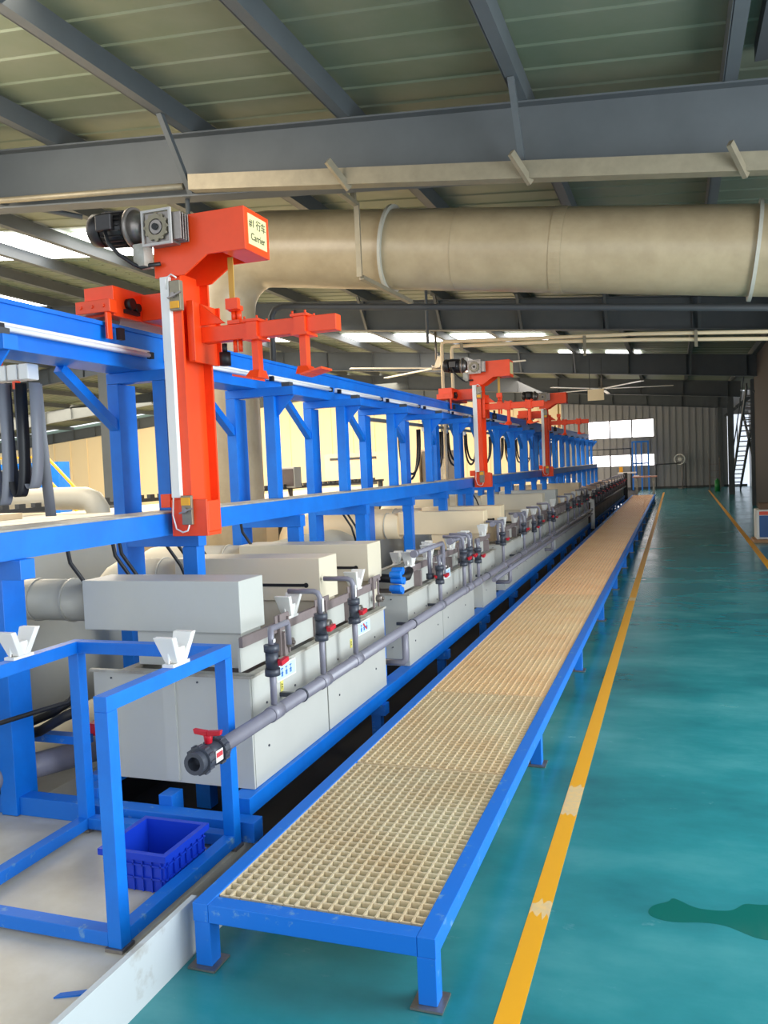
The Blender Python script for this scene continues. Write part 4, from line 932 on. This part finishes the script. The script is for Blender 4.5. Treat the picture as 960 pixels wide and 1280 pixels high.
# staircase: two flights crossing in view
t = thing('staircase', 'steep steel staircase by the right wall going up to a landing', 'stairs', (2.1, 33, 0))
def flight(y0, z0, y1, z1, xa, xb, m=STEELG, n=12):
    for x in (xa, xb):
        b = MB(); b.bar((x, y0, z0), (x, y1, z1), .05, .22, up=(0, 0, 1)); b.build('stringer', m, t)
    for i in range(n):
        s = (i+.5)/n; b = MB(); b.box(xa+.026, xb-.026, y0+(y1-y0)*s-.12, y0+(y1-y0)*s+.12, z0+(z1-z0)*s-.02, z0+(z1-z0)*s+.02); b.build('tread', STEEL, t)
flight(28.6, .1, 37.6, 3.7, 2.58, 3.05, STEELG, 20)
flight(37.0, .1, 28.4, 3.6, 2.16, 2.50, STEELG, 20)
b = MB()
for a_, c_ in (((2.14,37.0,.9),(2.14,28.4,4.3)),((2.14,37.0,0),(2.14,37.0,.9)),((2.14,32.7,1.9),(2.14,32.7,2.6)),((3.08,28.6,.9),(3.08,37.6,4.3)),((3.08,28.6,0),(3.08,28.6,.9))): b.bar(a_, c_, .035, .035)
b.build('handrail', STEELG, t)
t = thing('step_ladder', 'pale aluminium step ladder leaning beside the stairs', 'ladder', (1.75, 37.6, 0))
for x in (1.35, 1.75):
    MB().bar((x, 37.3, 0), (x, 37.6, 1.35), .05, .05).build('rail', STEEL, t)
for i in range(4): MB().box(1.376, 1.724, 37.34+i*.06, 37.40+i*.06, .25+i*.28, .28+i*.28).build('rung', STEEL, t)
b = MB(); b.cyl((1.62, 36.8, 0), (1.62, 36.8, .45), .11, .10, 16); b.cyl((1.62,36.8,.45),(1.62,36.8,.52), .06, .04, 12); tag(b.build('green_bin', GREEN), 'small green container at the foot of the stairs', 'container')
# blue appliance box at the right edge
t = thing('blue_box', 'blue and white box with orange stripe at the right edge', 'box', (1.55, 15.6, 0))
b = MB(); b.box(1.285, 1.9, 15.45, 15.95, .05, .56); b.build('box_body', WHITE, t, .02)
b = MB(); b.box(1.33, 1.86, 15.44, 15.4495, .09, .46); b.build('blue_panel', mat('box_blue', (20,90,160), .4), t)
b = MB(); b.box(1.33, 1.86, 15.44, 15.4495, .47, .53); b.build('orange_stripe', RED, t)
MB().box(1.24, 1.95, 15.4, 16.0, .0, .0495).build('pallet', WOOD, t)
t = thing('carton', 'brown open carton lying on top of the blue box', 'carton', (1.6, 15.7, .56))
MB().box(1.35, 1.85, 15.5, 15.9, .5605, .66).build('carton_body', WOODD, t)

# ------------------------------------------------------------------ second line and left background
t = thing('background_tank_row', 'pale grey second tank row seen over the lower blue rail at left', 'tank row', (-5, 5, 0))
MB().box(-6.4, -4.6, 4.6, 6.2, .0, 1.22).build('tank_body', GREYP, t)
MB().box(-6.5, -4.5, 4.5, 6.3, 1.2205, 1.25).build('rim', GRIME, t)
for i in range(5): MB().box(-6.3+i*.36, -6.0+i*.36, 4.49, 4.4995, 1.165, 1.19).build('slot', BLACK, t)
MB().box(-6.2, -5.2, 5.0, 5.6, 1.2505, 1.30).build('lid', CREAM, t)
t = thing('left_pipe', 'thick pale grey pipe with elbow left of the first blue post', 'pipe', (-5.1, 6.5, 1.2))
b = MB(); b.tube([(-8.5, 6.5, 1.43), (-5.28, 6.5, 1.38), (-5.19, 6.5, 1.35), (-5.14, 6.5, 1.27), (-5.13, 6.5, 1.1), (-5.13, 6.5, .5)], .11, 24); b.build('pipe', DUCTG, t)
b = MB(); b.ring((-5.13, 6.5, 1.2), (0,0,1), .118, .1105, .03, 24); b.build('joint_band', DUCTG, t)
t = thing('stair_platform', 'yellow handrail stairs in the left background', 'stairs', (-9.5, 11, 0))
sc = .5
X0_, Yb = -9.6, 11.0
b = MB()
def H(x0, z0, x1, z1, w=.05): b.bar((x0, Yb, z0), (x1, Yb, z1), w, w)
H(-10.9, 1.98, -9.646, 1.96, .03); H(-9.646, 1.96, -8.868, 1.195, .035); H(-8.868, 1.195, -8.86, .0, .035); H(-9.68, 1.63, -8.95, .9, .035); H(-10.9, 1.54, -9.7, 1.53, .03); H(-9.66, .0, -9.66, 1.96, .045)
b.build('handrail', YEL, t)
for i in range(6): MB().box(-9.6+i*.17, -9.45+i*.17, 11.03, 11.6, 1.0-i*.17, 1.03-i*.17).build('tread', YEL, t)
t = thing('blue_machine', 'blue machine frame behind the yellow stairs', 'machine', (-10, 12, 0))
MB().box(-10.499, -10.29, 12, 12.3, 0, 1.9).build('post', BLUE, t); MB().box(-12.5, -10.5, 12, 12.2, 1.80, 1.90).build('beam', BLUE, t); MB().box(-12.5, -10.5, 12, 12.2, 1.45, 1.6).build('beam', BLUE, t)
MB().box(-12.4, -10.55, 12.21, 12.6, 1.0, 1.78).build('panel', DARKG, t); MB().box(-12.5, -12.3, 12, 12.3, 0, 1.34).build('post', BLUE, t)
t = thing('control_cabinet', 'small white monitor cabinet on a post behind the gantry', 'cabinet', (-7.0, 11.5, 0))
b = MB(); b.box(-5.72, -5.46, 11.5, 11.75, 1.30, 1.62); b.build('cabinet_body', GREYP, t, .01); MB().box(-5.70, -5.48, 11.49, 11.4995, 1.33, 1.59).build('screen', mat('dim_screen', (96,84,80), .2), t)
b = MB(); b.cyl((-5.6, 11.62, 0), (-5.6, 11.62, 1.30), .04, n=10); b.build('post', STEEL, t)
t = thing('cream_cabinet', 'tall cream cabinet with dark slots behind the gantry posts', 'cabinet', (-7.5, 20, 0))
b = MB(); b.box(-8.4, -5.9, 19.5, 20.3, 0, 1.95); b.build('cabinet_body', CREAM, t)
for z in (1.15, 1.78): MB().box(-8.25, -7.0, 19.49, 19.4995, z, z+.06).build('slot', DARKG, t)
t = thing('dark_machine', 'dark grey machine right of the cream cabinet', 'machine', (-5.4, 20, 0))
MB().box(-5.85, -5.0, 19.6, 20.2, 0, 1.9).build('cabinet_body', mat('machine_grey', (110,104,100), .5), t); MB().box(-5.7, -5.2, 19.59, 19.5995, 1.2, 1.7).build('panel', GRIME, t)
# second row of rails far left: comb-like rod rests rail
t = thing('background_rail', 'dark toothed rail seen just above the lower blue rail', 'rail', (-5.6, 8, 1.2))
b = MB(); b.box(-5.65, -5.6, 5.5, 16, 1.28, 1.32)
for i in range(50): b.box(-5.65, -5.6, 5.6+i*.2, 5.68+i*.2, 1.3205, 1.36)
b.box(-5.66, -5.59, 5.6, 5.7, 0, 1.28); b.box(-5.66, -5.59, 15.8, 15.9, 0, 1.28); b.build('rail', DARKG, t)
t = thing('background_tank', 'cream long tank of the second line behind the gantry', 'tank', (-6, 9, 0))
MB().box(-7.4, -5.85, 7.6, 17.5, 0, 1.15).build('tank_body', CREAM, t)

# ------------------------------------------------------------------ light
W = bpy.data.worlds.new('World'); S.world = W; W.use_nodes = True
bg = W.node_tree.nodes['Background']; bg.inputs[0].default_value = (.86, .93, 1.0, 1); bg.inputs[1].default_value = 1.45
def area(name, loc, size, sy_, power, color, rot):
    L = bpy.data.lights.new(name, 'AREA'); L.shape = 'RECTANGLE'; L.size = size; L.size_y = sy_; L.energy = power; L.color = color
    o = bpy.data.objects.new(name, L); COL.objects.link(o); o.location = loc; o.rotation_euler = rot; return o
# added lamp out of view, for daylight assumed to come from the right
area('assumed_daylight_right', (3.9, 3.5, 2.6), 9, 2.6, 640, (.86, .94, 1.0), (0, math.radians(78), 0))
area('fill_near', (-5.2, 4.6, 4.35), 2.5, 3, 130, (1, .88, .72), (math.radians(48), 0, math.radians(-20)))  # added warm fill lamp for the near faces of the hoods
area('fill_left', (-9, 13, 4.5), 5, 16, 1300, (1, .86, .66), (0, 0, 0))  # added warm fill lamp hung below the roof, brightens the left middle
area('fill_far', (-4.6, 29, 4.1), 3, 16, 1150, (1, .86, .74), (0, math.radians(28), 0))  # added fill lamp to brighten the far walkway and floor
area('fill_far_left', (-22, 33, 4.6), 22, 6, 2300, (1, .88, .68), (math.radians(40), 0, 0))  # added fill lamp to brighten the cream end wall
S.view_settings.view_transform = 'Standard'; S.view_settings.look = 'None'; S.view_settings.gamma = 1; S.view_settings.use_curve_mapping = False
S.view_settings.exposure = 0.27
# tidy helper properties
for o in bpy.data.objects:
    if '_o' in o: del o['_o']
